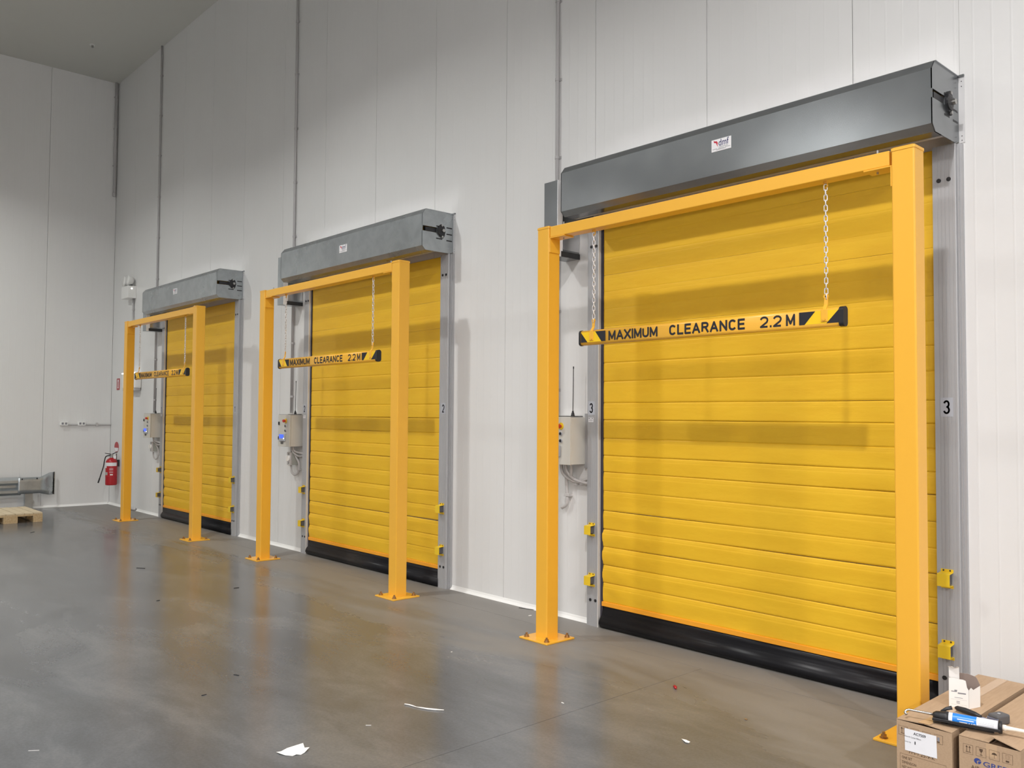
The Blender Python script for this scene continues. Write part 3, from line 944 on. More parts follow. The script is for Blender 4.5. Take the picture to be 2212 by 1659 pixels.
# control boxes
def build_control_box(i):
    d = DX[i]
    labels = ['beige control box with blue screen beside door 1, the farthest one',
              'beige control box with blue screen beside door 2, the middle one',
              'beige control box beside door 3, half hidden by the nearest gantry']
    t = thing('control_box', labels[i], 'control box', (d - 0.21, -0.014, 1.285), 'beige control boxes beside the doors')
    HW, D, HT = 0.148, 0.166, 0.385
    MB().box(-HW, HW, -D, 0, 0, HT, 0.004).build('enclosure', 'cabinet', t)
    do = MB().box(-HW - 0.002, HW + 0.002, -D - 0.016, -D - 0.003, -0.002, HT + 0.003, 0.003).build('lid', 'cabinet', t)
    MB().box(-HW - 0.002, HW + 0.002, -D - 0.006, -0.03, HT + 0.003, HT + 0.006).build('rain_lip', 'darkmetal', t)
    yf = -D - 0.016
    X = lambda u: -HW + 2 * HW * u
    Z = lambda v: HT * (1 - v)
    for v in (0.27, 0.74):
        MB().box(X(0.05), X(0.13), yf - 0.012, yf, Z(v) - 0.02, Z(v) + 0.02, 0.003).build('latch', 'black', do)
    # emergency stop
    es = MB().use('yellow_plastic')
    es.cyl((X(0.66), yf, Z(0.19)), (X(0.66), yf - 0.006, Z(0.19)), 0.029, 20)
    es.use('red_btn')
    es.cyl((X(0.66), yf - 0.006, Z(0.19)), (X(0.66), yf - 0.024, Z(0.19)), 0.011, 14)
    es.cyl((X(0.66), yf - 0.024, Z(0.19)), (X(0.66), yf - 0.040, Z(0.19)), 0.019, 18, 0.017)
    es.build('emergency_stop', None, do)
    for v in (0.35, 0.50):
        b = MB().use('sticker_grey')
        b.cyl((X(0.66), yf, Z(v)), (X(0.66), yf - 0.010, Z(v)), 0.0155, 16)
        b.use('black')
        b.cyl((X(0.66), yf - 0.010, Z(v)), (X(0.66), yf - 0.013, Z(v)), 0.012, 16)
        b.build('push_button', None, do)
    md = MB().box(X(0.14), X(0.66), yf - 0.014, yf, Z(0.84), Z(0.60), 0.006).build('display_module', 'sticker_grey', do)
    MB().box(X(0.19), X(0.56), yf - 0.0155, yf - 0.013, Z(0.745), Z(0.625)).build('screen', 'screen' if i < 2 else 'iso', md)
    MB().cyl((X(0.57), yf - 0.013, Z(0.75)), (X(0.57), yf - 0.016, Z(0.75)), 0.0065, 8).build('led', 'led' if i < 2 else 'white', md)
    MB().box(X(0.28), X(0.46), yf - 0.010, yf, Z(0.92), Z(0.855), 0.003).build('socket', 'tool_grey', do)
    # mounting plate and lugs
    MB().box(-HW - 0.0, HW - 0.03, -0.05, 0.0, HT + 0.006, HT + 0.011).build('mounting_plate', 'steel', t)
    MB().box(HW - 0.004, HW + 0.022, -0.004, 0.006, -0.03, HT + 0.03).build('mounting_rail', 'alu', t)
    an = MB()
    an.cyl((0.072, -0.07, HT + 0.008), (0.072, -0.07, HT + 0.038), 0.017, 14, 0.011)
    an.cyl((0.072, -0.07, HT + 0.038), (0.072, -0.07, HT + 0.052), 0.008, 10)
    an.cyl((0.072, -0.07, HT + 0.05), (0.078, -0.07, HT + 0.415), 0.0032, 6)
    an.cyl((0.078, -0.07, HT + 0.40), (0.078, -0.07, HT + 0.418), 0.005, 6)
    an.build('aerial', 'black', t)
    # grey flexible tubes below
    tubes = []
    if i == 2:
        tubes = [([(-0.03, -0.05, 0.0), (-0.035, -0.035, -0.1), (-0.035, -0.018, -0.28)], 0.012),
                 ([(-0.035, -0.018, -0.28), (-0.045, -0.018, -0.34), (-0.10, -0.018, -0.375)], 0.012),
                 ([(-0.06, -0.07, 0.0), (-0.05, -0.06, -0.08), (0.02, -0.035, -0.135), (0.10, -0.025, -0.145), (0.20, -0.02, -0.115)], 0.011),
                 ([(0.0, -0.08, 0.0), (0.015, -0.07, -0.07), (0.07, -0.035, -0.13), (0.20, -0.02, -0.155)], 0.011),
                 ([(0.07, -0.09, 0.0), (0.055, -0.07, -0.06), (0.03, -0.05, -0.11)], 0.010)]
        MB().box(-0.065, -0.005, -0.034, 0.014, -0.275, -0.25, 0.003).build('saddle', 'grey_pvc2', t)
        MB().box(0.045, 0.075, -0.030, 0.014, -0.175, -0.150, 0.003).build('saddle', 'grey_pvc2', t)
    else:
        tubes = [([(-0.03, -0.06, 0.0), (-0.035, -0.05, -0.07)], 0.014),
                 ([(0.02, -0.08, 0.0), (0.03, -0.07, -0.07), (0.10, -0.03, -0.12), (0.20, -0.02, -0.11)], 0.011),
                 ([(0.06, -0.09, 0.0), (0.08, -0.07, -0.06), (0.20, -0.02, -0.085)], 0.011),
                 ([(0.0, -0.07, 0.0), (0.04, -0.04, -0.12), (0.085, -0.02, -0.2), (0.085, -0.018, -0.27), (0.06, -0.02, -0.33), (0.0, -0.025, -0.355), (-0.035, -0.05, -0.32), (-0.04, -0.055, -0.24)], 0.011)]
        MB().box(0.055, 0.115, -0.034, 0.014, -0.295, -0.27, 0.003).build('saddle', 'grey_pvc2', t)
    for p, r in tubes:
        tb = MB()
        tb.smooth = True
        tb.tube(p, r * 1.2, 8, sub=5)
        tb.build('cable_tube', 'grey_pvc2', t)
    return t
for i in range(3):
    build_control_box(i)
# rotary isolators below the boxes of doors 1 and 2
for i, lab in ((0, 'farther grey isolator switch, under the control box close to the room corner'), (1, 'nearer grey isolator switch with white handle, under the middle control box')):
    t = thing('isolator_switch', lab, 'switch', (DX[i] - 0.235, -0.001, 1.055), 'isolator switches under the control boxes')
    MB().box(-0.045, 0.045, -0.088, 0, 0, 0.155, 0.004).build('housing', 'iso', t)
    MB().box(-0.046, 0.046, -0.112, -0.088, -0.002, 0.157, 0.006).build('cover', 'grey_pvc2', t)
    kn = MB()
    kn.cyl((0, -0.112, 0.078), (0, -0.124, 0.078), 0.030, 16)
    kn.box(-0.008, 0.008, -0.148, -0.122, 0.045, 0.11, 0.003)
    kn.build('rotary_handle', 'white', t)
    for z in (0.022, 0.133):
        MB().cyl((0, -0.111, z), (0, -0.1135, z), 0.008, 8).build('screw', 'darkmetal', t)

# double socket outlets with conduit on the far wall
def outlet(y, label):
    t = thing('socket_outlet', label, 'socket', (XL, y, 1.483), 'white double sockets on the far wall')
    MB().box(0.0, 0.06, -0.062, 0.062, -0.034, 0.034, 0.005).build('faceplate', 'white', t)
    for yy in (-0.028, 0.028):
        MB().box(0.06, 0.0625, yy - 0.017, yy + 0.017, -0.016, 0.020, 0.001, 1).build('socket_face', 'grey_print', t)
    return t
outlet(-0.805, 'white double socket on the far wall, left one of the pair')
outlet(-0.512, 'white double socket on the far wall, nearer the room corner')
t = thing('conduit', 'horizontal grey conduit joining the two white sockets to the corner', 'pipe', (XL, 0, 1.462))
for a, b in ((-0.743, -0.574), (-0.450, -0.004)):
    MB().cyl((0.022, a, 0), (0.022, b, 0), 0.014, 10).build('pipe', 'grey_pvc', t)
MB().box(0.0, 0.042, -0.262, -0.232, -0.03, 0.038, 0.003).build('saddle', 'grey_pvc2', t)

# twin head emergency light
t = thing('emergency_light', 'white twin-spot emergency light high on the wall left of door 1', 'lamp', (-15.70, -0.001, 3.70))
MB().box(-0.17, 0.17, -0.145, 0, 0, 0.215, 0.006).build('case', 'white', t)
for x in (-0.10, 0.09):
    hd = MB().use('black').box(x - 0.02, x + 0.02, -0.10, -0.05, 0.21, 0.245)
    hd.use('white').smooth = True
    hd.lathe([(0.0, 0.06), (0.05, 0.055), (0.075, 0.02), (0.088, -0.03), (0.088, -0.045), (0.0, -0.045)], (x + 0.0, -0.09, 0.315), 18, 'y')
    hd.build('lamp_head', None, t)
MB().cyl((0.17, -0.08, 0.165), (0.176, -0.08, 0.165), 0.011, 10).build('indicator', 'led', t)
conduit(-15.62, -0.02, 2.45, 3.70, [3.5, 2.9], 'short grey conduit dropping below the white emergency light', 0.016, None)
# white unit half hidden behind the farthest gantry
t = thing('wall_unit', 'white wall unit partly hidden behind the leftmost gantry post', 'appliance', (-15.50, -0.001, 2.11))
MB().box(-0.33, 0.33, -0.115, 0, 0.0, 0.27, 0.02).build('case', 'white', t)
MB().box(-0.335, 0.31, -0.122, -0.08, 0.252, 0.275, 0.006).build('glint_strip', 'pale_glow', t)  # glowing strip stands in for glints along the glossy case
for a, b in ((-0.30, 0.02), (0.06, 0.31)):
    MB().box(a, b, -0.105, -0.01, -0.04, 0.0, 0.003).build('outlet_grille', 'grey_pvc', t)
# signs
t = thing('fire_sign', 'small red rectangular fire sign on the wall left of the leftmost gantry post', 'sign', (-16.373, -0.001, 2.205))
MB().box(-0.077, 0.077, -0.004, 0, -0.105, 0.105).build('plate', 'red', t)
MB().box(-0.028, 0.028, -0.0048, -0.004, -0.075, 0.082).build('white_panel', 'sticker', t)
b = MB()
poly(b, [(-0.012, -0.06), (0.012, -0.06), (0.012, 0.03), (0.004, 0.05), (-0.004, 0.05), (-0.012, 0.03)], -0.0052)
b.build('extinguisher_symbol', 'red', t)
t = thing('extinguisher_sign', 'red and white oval sign above the fire extinguisher', 'sign', (-16.385, -0.001, 1.055))
b = MB().use('red')
oval = lambda s, y: [(0.115 * s * math.sin(a), 0.10 * s * math.cos(a)) for a in [2 * math.pi * k / 24 for k in range(24)]]
b.prism(oval(1, 0), -0.004, 0, 'y')
b.build('disc', None, t)
b = MB()
pts = [(0.108 * math.sin(a), 0.095 * math.cos(a)) for a in [math.pi / 2 + math.pi * k / 12 for k in range(13)]]
poly(b, [(x, min(z, -0.01)) for x, z in pts], -0.0045)
b.build('white_half', 'sticker', t)
b = MB()
poly(b, [(-0.05, -0.075), (0.05, -0.075), (0.0, -0.098)], -0.005)
b.build('arrow', 'red', t)
MB().box(-0.022, 0.022, -0.003, 0, -0.27, -0.115).build('stem_strip', 'print_brown', t)

# fire extinguisher
t = thing('fire_extinguisher', 'red fire extinguisher with black hose hanging in the room corner', 'extinguisher', (-16.235, -0.13, 0.385))
b = MB()
b.smooth = True
b.lathe([(0.0, 0.0), (0.085, 0.0), (0.096, 0.008), (0.098, 0.02), (0.098, 0.40), (0.092, 0.43), (0.07, 0.465), (0.035, 0.485), (0.03, 0.49), (0.0, 0.49)], n=28)
b.build('cylinder', 'red', t)
b = MB()
b.smooth = True
b.lathe([(0.0985, 0.150), (0.1, 0.152), (0.1, 0.160), (0.0985, 0.162)], n=28)
b.build('seam_ring', 'red', t)
def wrap(z0, z1, a0, a1, r=0.0988, n=10):
    q = MB()
    q.smooth = True
    q.grid(lambda u, v_: (r * math.cos(math.radians(a0 + (a1 - a0) * u)), r * math.sin(math.radians(a0 + (a1 - a0) * u)), z0 + (z1 - z0) * v_), n, 1)
    return q
va = -18                                     # bearing from the bottle to the camera side
wrap(0.345, 0.405, va - 80, va + 60).build('white_band', 'sticker', t)
wrap(0.310, 0.346, va - 80, va - 52).build('white_label', 'sticker', t)
wrap(0.185, 0.235, va - 80, va - 38).build('instruction_label', 'iso', t)
wrap(0.180, 0.200, va - 12, va + 16).build('small_label', 'paper', t)
b = MB()
for z in (0.27, 0.285, 0.30, 0.225, 0.24):
    b.v, b.f = b.v, b.f
    q = wrap(z, z + 0.004, va - 20, va + 18, 0.0990, 6)
    b.add(q.v, q.f)
b.build('printed_text', 'sticker', t)
b = MB()
b.cyl((0, 0, 0.485), (0, 0, 0.535), 0.022, 12)
b.box(-0.03, 0.03, -0.018, 0.018, 0.525, 0.555, 0.004)
b.build('valve', 'steel', t)
b = MB()
b.prism([(-0.02, 0.548), (0.10, 0.600), (0.105, 0.592), (-0.01, 0.535)], -0.010, 0.010, 'y')
b.prism([(-0.02, 0.560), (-0.12, 0.575), (-0.12, 0.566), (-0.02, 0.545)], -0.010, 0.010, 'y')
b.xf(Matrix.Rotation(math.radians(48), 4, 'Z'))
b.build('lever', 'black', t)
b = MB()
b.smooth = True
b.tube([(-0.02, -0.02, 0.53), (-0.07, -0.075, 0.51), (-0.085, -0.095, 0.43), (-0.085, -0.11, 0.33), (-0.09, -0.14, 0.22), (-0.10, -0.165, 0.12)], 0.0095, 8, sub=5)
b.tube([(-0.10, -0.165, 0.12), (-0.112, -0.185, 0.04)], 0.013, 8)
b.build('hose', 'black', t)
b = MB()
b.box(0.045, 0.05, 0.02, 0.06, 0.47, 0.53)
b.build('tag', 'sticker', t)
MB().box(-0.03, 0.03, 0.09, 0.129, 0.33, 0.45).build('wall_bracket', 'darkmetal', t)

# guard rail on the far wall
t = thing('guard_rail', 'galvanised guard rail with flared end in front of the far wall', 'barrier', (XL + 0.22, 0, 0))
b = MB()
b.smooth = False
wprof = [(-0.02, 0.565), (0.02, 0.555), (0.075, 0.515), (0.075, 0.475), (0.0, 0.432), (0.0, 0.388), (0.075, 0.345), (0.075, 0.305), (0.02, 0.268), (-0.02, 0.258)]
b.sheet([(x - 0.04, z) for x, z in wprof], -4.4, -1.50, 'y', 0.004)
b.build('rail_beam', 'galv_light', t)
def endfn(u, v_):
    y = -1.56 + u * 0.61
    k = max(0.0, (u - 0.55) / 0.45)
    zt = 0.562 + 0.07 * min(1, k * 1.6)
    zb = 0.285 - 0.045 * min(1, k * 1.6)
    x = 0.045 - 0.20 * k * k
    return (x, y, zb + (zt - zb) * v_)
b = MB()
b.smooth = True
b.grid(endfn, 20, 4)
eo = b.build('end_terminal', 'galv_light', t)
so = eo.modifiers.new('solid', 'SOLIDIFY')
so.thickness = 0.005
MB().box(-0.165, -0.13, -0.955, -0.948, 0.235, 0.632).build('end_edge', 'galv', t)
for y in (-1.42, -1.30):
    pass
b = MB()
b.sheet([(-0.10, -1.435), (-0.02, -1.435), (-0.02, -1.315), (-0.10, -1.315)], 0.0, 0.52, 'z', 0.006)
b.build('support_post', 'galv_light', t)
b = MB()
b.sheet([(-0.10, -3.435), (-0.02, -3.435), (-0.02, -3.315), (-0.10, -3.315)], 0.0, 0.52, 'z', 0.006)
b.build('support_post', 'galv_light', t)
for (y, z) in ((-1.50, 0.535), (-1.27, 0.54)):
    MB().cyl((0.038, y, z), (0.056, y, z), 0.012, 8).build('bolt', 'darkmetal', t)

# timber pallet
t = thing('pallet', 'worn pale timber pallet lying on the floor by the guard rail', 'pallet', (-14.65, -1.615, 0))
PD, PW = 1.06, 0.87
nb = 7
bw = PW / nb
for k in range(nb):
    y1 = -k * bw - 0.004
    MB().box(-PD, 0, y1 - bw + 0.010, y1, 0.124, 0.146 - 0.002 * (k % 2), 0.002, 1).build('deck_board', 'wood_top', t)
for x in (-0.10, -PD / 2 + 0.05, -PD + 0.0):
    MB().box(x, x + 0.10, -PW, 0, 0.098, 0.124, 0.002, 1).build('cross_board', 'wood', t)
    for y0, y1 in ((-0.13, 0), (-0.53, -0.34), (-PW, -PW + 0.13)):
        MB().box(x, x + 0.10, y0, y1, 0.018, 0.098, 0.002, 1).build('block', 'wood', t)
for y0, y1 in ((-0.13, 0), (-0.53, -0.34), (-PW, -PW + 0.13)):
    MB().box(-PD, 0, y0, y1, 0.0, 0.018, 0.002, 1).build('bottom_board', 'wood', t)

# dark pipe offcut on the floor by the wall
b = MB()
b.smooth = True
b.cyl((0, 0, 0.026), (0.66, 0, 0.026), 0.026, 12)
o = b.build('pipe_offcut', 'grey_pvc')
o.location = (-15.93, -0.03, 0)
tag(o, 'dark grey pipe offcut on the floor behind the leftmost gantry post', 'pipe')
# ceiling sprinkler
t = thing('sprinkler', 'tiny pale fitting on the ceiling near the corner', 'sprinkler', (-15.25, -0.9, CEIL))
b = MB().cyl((0, 0, 0), (0, 0, -0.012), 0.045, 14)
b.build('rose', 'white', t)
MB().cyl((0, 0, -0.012), (0, 0, -0.05), 0.018, 10).build('head', 'steel', t)

# ================================================================== CARTONS IN THE FOREGROUND
CH, CF, CLN = 0.30, -1.21, 1.014
def carton(x0, x1, label):
    t = thing('carton', label, 'box', ((x0 + x1) / 2, CF, 0), 'brown cartons lying side by side')
    return t, (x1 - x0) / 2
def sides(t, hw):
    th = 0.004
    MB().box(-hw, hw, 0, th, 0, CH - 0.001).build('front_wall', 'card', t)
    MB().box(-hw, hw, CLN - th, CLN, 0, CH - 0.001).build('back_wall', 'card', t)
    MB().box(-hw, -hw + th, th, CLN - th, 0, CH - 0.001).build('side_wall', 'card', t)
    MB().box(hw - th, hw, th, CLN - th, 0, CH - 0.001).build('side_wall', 'card', t)
    MB().box(-hw + th, hw - th, th, CLN - th, 0.0, 0.006).build('bottom', 'card_in', t)
    MB().box(-hw + th, hw - th, 0.006, 0.13, CH - 0.012, CH - 0.008).build('inner_flap', 'card_in', t)

def flap(t, hw, side, lift_front, lift_back=0.0, y0=0.002):
    """long top flap hinged on a side wall; its free edge can be lifted at the front"""
    fl_ = MB()
    nu, nv = 6, 24
    def fn(off):
        def f_(u, v_):
            k = max(0.0, 1 - v_ / 0.125) ** 1.2
            lift = (lift_back + (lift_front - lift_back) * k) * u
            x = side * (hw - u * (hw - 0.001))
            return (x, y0 + (CLN - 2 * y0) * v_, CH + lift + off + 0.0003)
        return f_
    a = MB()
    a.grid(fn(0.0), nu, nv)
    nvt = len(a.v)
    b2 = MB()
    b2.grid(fn(0.0035), nu, nv)
    a.add(b2.v, b2.f)
    # rim
    idx = [i for i in range(nu + 1)] + [(j + 1) * (nu + 1) - 1 for j in range(1, nv + 1)] + [nv * (nu + 1) + i for i in range(nu - 1, -1, -1)] + [j * (nu + 1) for j in range(nv - 1, 0, -1)]
    for p, q in zip(idx, idx[1:] + idx[:1]):
        a.f.append([p, q, nvt + q, nvt + p]); a.mi.append(0); a.sm.append(False)
    return a.build('top_flap', 'card', t)

t1, hw1 = carton(-1.740, -1.499, 'brown carton with white AC7509 label, tools lying on top')
sides(t1, hw1)
flap(t1, hw1, -1, 0.007, 0.0)
flap(t1, hw1, 1, 0.007, 0.0)
MB().grid(lambda u, v_: (-0.024 + 0.048 * u, 0.0 + CLN * v_, CH + 0.0045 + 0.0072 * max(0.0, 1 - v_ / 0.125) ** 1.2), 2, 24).build('packing_tape', 'packtape', t1)
cx1 = -1.6195
YP = -0.0008
lb = MB()
poly(lb, [(-1.704 - cx1, 0.270), (-1.5645 - cx1, 0.2715), (-1.562 - cx1, 0.1735), (-1.7025 - cx1, 0.172)], YP - 0.0006)
lo_ = lb.build('address_label', 'sticker', t1, 'white AC7509 label')
tx = MB()
text_mb(tx, 'AC7509', -1.664 - cx1, -1.610 - cx1, 0.249, 0.2615, YP - 0.0012, 0.06)
text_mb(tx, 'Gree Air Curtain 900mm', -1.7035 - cx1, -1.631 - cx1, 0.2330, 0.2395, YP - 0.0012, 0.0)
text_mb(tx, 'Carton Qty', -1.7035 - cx1, -1.675 - cx1, 0.2085, 0.2155, YP - 0.0012, 0.0)
text_mb(tx, '1', -1.6592 - cx1, -1.6550 - cx1, 0.2080, 0.2215, YP - 0.0012, 0.0)
tx.build('label_text', 'print_black', lo_)
pr = MB()
def arrows(mb, x0, x1, z0, z1):
    wd, ht = x1 - x0, z1 - z0
    frame_xz(mb, x0, x1, z0, z1, YP, 0.0009)
    for c in (0.36, 0.66):
        x = x0 + wd * c
        poly(mb, [(x - 0.001, z0 + ht * .26), (x + 0.001, z0 + ht * .26), (x + 0.001, z0 + ht * .7), (x - 0.001, z0 + ht * .7)], YP)
        poly(mb, [(x - 0.0045, z0 + ht * .68), (x + 0.0045, z0 + ht * .68), (x, z0 + ht * .88)], YP)
    poly(mb, [(x0 + wd * .25, z0 + ht * .18), (x0 + wd * .78, z0 + ht * .18), (x0 + wd * .78, z0 + ht * .23), (x0 + wd * .25, z0 + ht * .23)], YP)
arrows(pr, -1.731 - cx1, -1.690 - cx1, 0.236, 0.277)
frame_xz(pr, -1.676 - cx1, -1.640 - cx1, 0.237, 0.277, YP, 0.0009)
frame_xz(pr, -1.625 - cx1, -1.589 - cx1, 0.237, 0.277, YP, 0.0009)
frame_xz(pr, -1.574 - cx1, -1.537 - cx1, 0.240, 0.279, YP, 0.0009)
poly(pr, [(-1.5625 - cx1, 0.2445), (-1.5505 - cx1, 0.2445), (-1.5505 - cx1, 0.2495), (-1.5625 - cx1, 0.2495)], YP)
text_mb(pr, 'FM-1.25-9-K', -1.684 - cx1, -1.572 - cx1, 0.162, 0.1765, YP, 0.0)
frame_xz(pr, -1.726 - cx1, -1.524 - cx1, 0.030, 0.153, YP, 0.0009)
text_mb(pr, 'ONE SET', -1.717 - cx1, -1.672 - cx1, 0.131, 0.1425, YP, 0.01)
text_mb(pr, 'DIMENSION:', -1.716 - cx1, -1.652 - cx1, 0.110, 0.1215, YP, 0.0)
text_mb(pr, 'NET WEIGHT', -1.717 - cx1, -1.650 - cx1, 0.089, 0.1005, YP, 0.01)
pr.build('printing', 'print_brown', t1)
st = MB()
poly(st, [(-1.561 - cx1, 0.251), (-1.551 - cx1, 0.251), (-1.551 - cx1, 0.268), (-1.561 - cx1, 0.268)], YP - 0.0002)
st.build('pictogram', 'grey_print', t1)

t2, hw2 = carton(-1.470, -1.2285, 'brown carton with raised front flap and GREE lettering at the frame corner')
sides(t2, hw2)
flap(t2, hw2, -1, 0.0015, 0.0)
flap(t2, hw2, 1, 0.031, 0.002)
cx2 = (-1.470 - 1.2285) / 2
pr = MB().use('print_brown')
arrows(pr, -1.453 - cx2, -1.413 - cx2, 0.233, 0.273)
# fragile glass
x0, x1, z0, z1 = -1.401 - cx2, -1.361 - cx2, 0.235, 0.274
frame_xz(pr, x0, x1, z0, z1, YP, 0.0009)
xc = (x0 + x1) / 2
poly(pr, [(xc - 0.007, z1 - 0.006), (xc + 0.007, z1 - 0.006), (xc + 0.0065, z1 - 0.014), (xc + 0.003, z1 - 0.020), (xc - 0.003, z1 - 0.020), (xc - 0.0065, z1 - 0.014)], YP)
poly(pr, [(xc - 0.0007, z0 + 0.008), (xc + 0.0007, z0 + 0.008), (xc + 0.0007, z1 - 0.018), (xc - 0.0007, z1 - 0.018)], YP)
poly(pr, [(xc - 0.0055, z0 + 0.006), (xc + 0.0055, z0 + 0.006), (xc + 0.0055, z0 + 0.008), (xc - 0.0055, z0 + 0.008)], YP)
# umbrella
x0, x1, z0, z1 = -1.349 - cx2, -1.309 - cx2, 0.2355, 0.2755
frame_xz(pr, x0, x1, z0, z1, YP, 0.0009)
xc = (x0 + x1) / 2
poly(pr, [(xc + 0.0105 * math.cos(a), z0 + 0.022 + 0.009 * math.sin(a)) for a in [math.pi * k / 8 for k in range(9)]], YP)
poly(pr, [(xc - 0.0006, z0 + 0.008), (xc + 0.0006, z0 + 0.008), (xc + 0.0006, z0 + 0.032), (xc - 0.0006, z0 + 0.032)], YP)
# stack mark
x0, x1, z0, z1 = -1.298 - cx2, -1.258 - cx2, 0.2365, 0.2765
frame_xz(pr, x0, x1, z0, z1, YP, 0.0009)
poly(pr, [(x0 + 0.013, z0 + 0.005), (x1 - 0.014, z0 + 0.005), (x1 - 0.014, z0 + 0.012), (x0 + 0.013, z0 + 0.012)], YP)
frame_xz(pr, x0 + 0.013, x1 - 0.014, z0 + 0.018, z0 + 0.034, YP, 0.0006)
text_mb(pr, 'AIR CURTAIN', -1.422 - cx2, -1.280 - cx2, 0.173, 0.190, YP, 0.012)
pr.use('print_blue')
text_mb(pr, 'GREE', -1.373 - cx2, -1.279 - cx2, 0.1985, 0.2190, YP, 0.03)
lc, lz = -1.395 - cx2, 0.2125
outer = [(lc + 0.0145 * math.cos(a), lz + 0.0125 * math.sin(a)) for a in [math.radians(k * 15) for k in range(24)]]
ring = []
for k in range(0, 16):
    a = math.radians(20 + k * 16)
    ring.append((lc + 0.0145 * math.cos(a), lz + 0.0125 * math.sin(a)))
ring += [(lc - 0.001, lz - 0.0105), (lc - 0.004, lz - 0.002), (lc + 0.001, lz + 0.0035)]
poly(pr, ring, YP)
poly(pr, [(lc + 0.0145, lz + 0.002), (lc + 0.004, lz + 0.001), (lc + 0.001, lz - 0.005), (lc + 0.003, lz - 0.0122), (lc + 0.011, lz - 0.008), (lc + 0.0145, lz - 0.001)], YP)
pr.build('printing', None, t2)
MB().box(-0.012, 0.03, -0.0006, 0.0, CH - 0.055, CH).build('packing_tape', 'packtape', t2)

# small torn white box
ZT = CH + 0.0042
P0, P1, P2 = Vector((-1.642, -0.859)), Vector((-1.564, -0.830)), Vector((-1.540, -0.754))
P3 = P0 + (P2 - P1)
t = thing('torn_box', 'small white torn-open screw box standing on the nearer-left carton', 'box', (P0.x, P0.y, ZT))
def wallq(a, b, hs, m_, name, inner=None, th=0.0008, shift=(0, 0)):
    """upright card wall from a to b with a ragged top given as (fraction, height)"""
    mb = MB().use(m_)
    d = b - a
    nrm = Vector((d.y, -d.x)).normalized()
    L = lambda f_, h, k: (a.x - P0.x + d.x * f_ + nrm.x * k + shift[0], a.y - P0.y + d.y * f_ + nrm.y * k + shift[1], h)
    n = len(hs)
    for k, mm_ in ((th, m_), (-th, inner or m_)):
        mb.use(mm_)
        vs = [L(f_, 0, k) for f_, h in hs] + [L(f_, h, k) for f_, h in hs]
        mb.add(vs, [(i, i + 1, n + i + 1, n + i) for i in range(n - 1)])
    return mb.build(name, None, t)
wallq(P0, P1, [(0, 0.137), (0.3, 0.139), (0.55, 0.135), (0.72, 0.135), (0.86, 0.131), (0.92, 0.10), (1.0, 0.088)], 'paper', 'front_wall', 'paper_in')
wallq(P1, P2, [(0, 0.088), (0.2, 0.098), (0.4, 0.086), (0.7, 0.093), (1.0, 0.100)], 'paper', 'side_wall', 'paper_in')
wallq(P2, P3, [(0, 0.105), (0.12, 0.128), (0.2, 0.139), (0.6, 0.150), (1.0, 0.150)], 'paper', 'back_wall', 'paper_in')
wallq(P3, P0, [(0, 0.15), (0.5, 0.15), (1.0, 0.137)], 'paper', 'side_wall', 'paper_in')
fb = MB()
dv = (P1 - P0).normalized()
fb.grid(lambda u, v_: (dv.x * 0.044 * u - 0.001, dv.y * 0.044 * u + 0.006 - 0.004 * v_ - 0.022 * max(0, v_ - 0.85) / 0.15 * (0.4 + 0.6 * u), 0.13 + 0.066 * v_ + 0.006 * u * v_ - 0.006 * max(0, v_ - 0.85) / 0.15 + 0.004 * math.sin(u * 7) * v_), 6, 10).build('torn_flap', 'paper', t)
pm = MB()
def wp(f_, z):
    q = dv * (P1 - P0).length * f_
    nn = Vector((dv.y, -dv.x)) * 0.0013
    return (q.x + nn.x, q.y + nn.y, z)
for f0, f1, z0, z1 in ((0.12, 0.40, 0.073, 0.077), (0.28, 0.42, 0.077, 0.083), (0.45, 0.86, 0.066, 0.072), (0.28, 0.70, 0.046, 0.048), (0.38, 0.55, 0.028, 0.031), (0.38, 0.55, 0.021, 0.024), (0.1, 0.92, 0.0385, 0.039), (0.1, 0.92, 0.014, 0.0145)):
    pm.add([wp(f0, z0), wp(f1, z0), wp(f1, z1), wp(f0, z1)], [(0, 1, 2, 3)])
pm.build('printing', 'grey_print', t)
MB().add([(0, 0, 0.0008), (P1.x - P0.x, P1.y - P0.y, 0.0008), (P2.x - P0.x, P2.y - P0.y, 0.0008), (P3.x - P0.x, P3.y - P0.y, 0.0008)], [(0, 1, 2, 3)]).build('bottom', 'paper_in', t)

# caulking gun with cartridge (axis runs along local +X)
A0, A1 = Vector((-1.603, -1.146)), Vector((-1.342, -1.083))
ang = math.atan2(A1.y - A0.y, A1.x - A0.x)
LG = (A1 - A0).length
ZG = CH + 0.010
t = thing('caulking_gun', 'black caulking gun with hooked steel rod lying across both cartons', 'tool', (A0.x, A0.y, ZG), rz=ang)
b = MB()
b.smooth = True
b.cyl((LG - 0.010, 0, 0.030), (LG + 0.004, 0, 0.030), 0.0275, 20)
b.build('front_cap', 'black', t)
b = MB()
for y in (-0.027, 0.027):
    b.box(0.0, LG, y - 0.003, y + 0.003, 0.014, 0.026, 0.001, 1)
b.box(0.0, LG * 0.9, -0.010, 0.010, 0.0005, 0.004)
b.build('cradle_rail', 'black', t)
b = MB()
b.smooth = True
b.lathe([(0.0, 0.0), (0.012, 0.0), (0.020, 0.012), (0.022, 0.03), (0.026, 0.05), (0.026, 0.062), (0.0, 0.062)], (0, 0, 0.030), 16, 'x')
b.build('rear_body', 'black', t)
b = MB()
b.smooth = True
b.tube([(0.020, 0.01, 0.028), (0.030, 0.045, 0.026), (0.062, 0.085, 0.020), (0.085, 0.10, 0.016)], [0.011, 0.012, 0.010, 0.007], 10, sub=0)
b.build('handle', 'black', t)
b = MB()
b.smooth = True
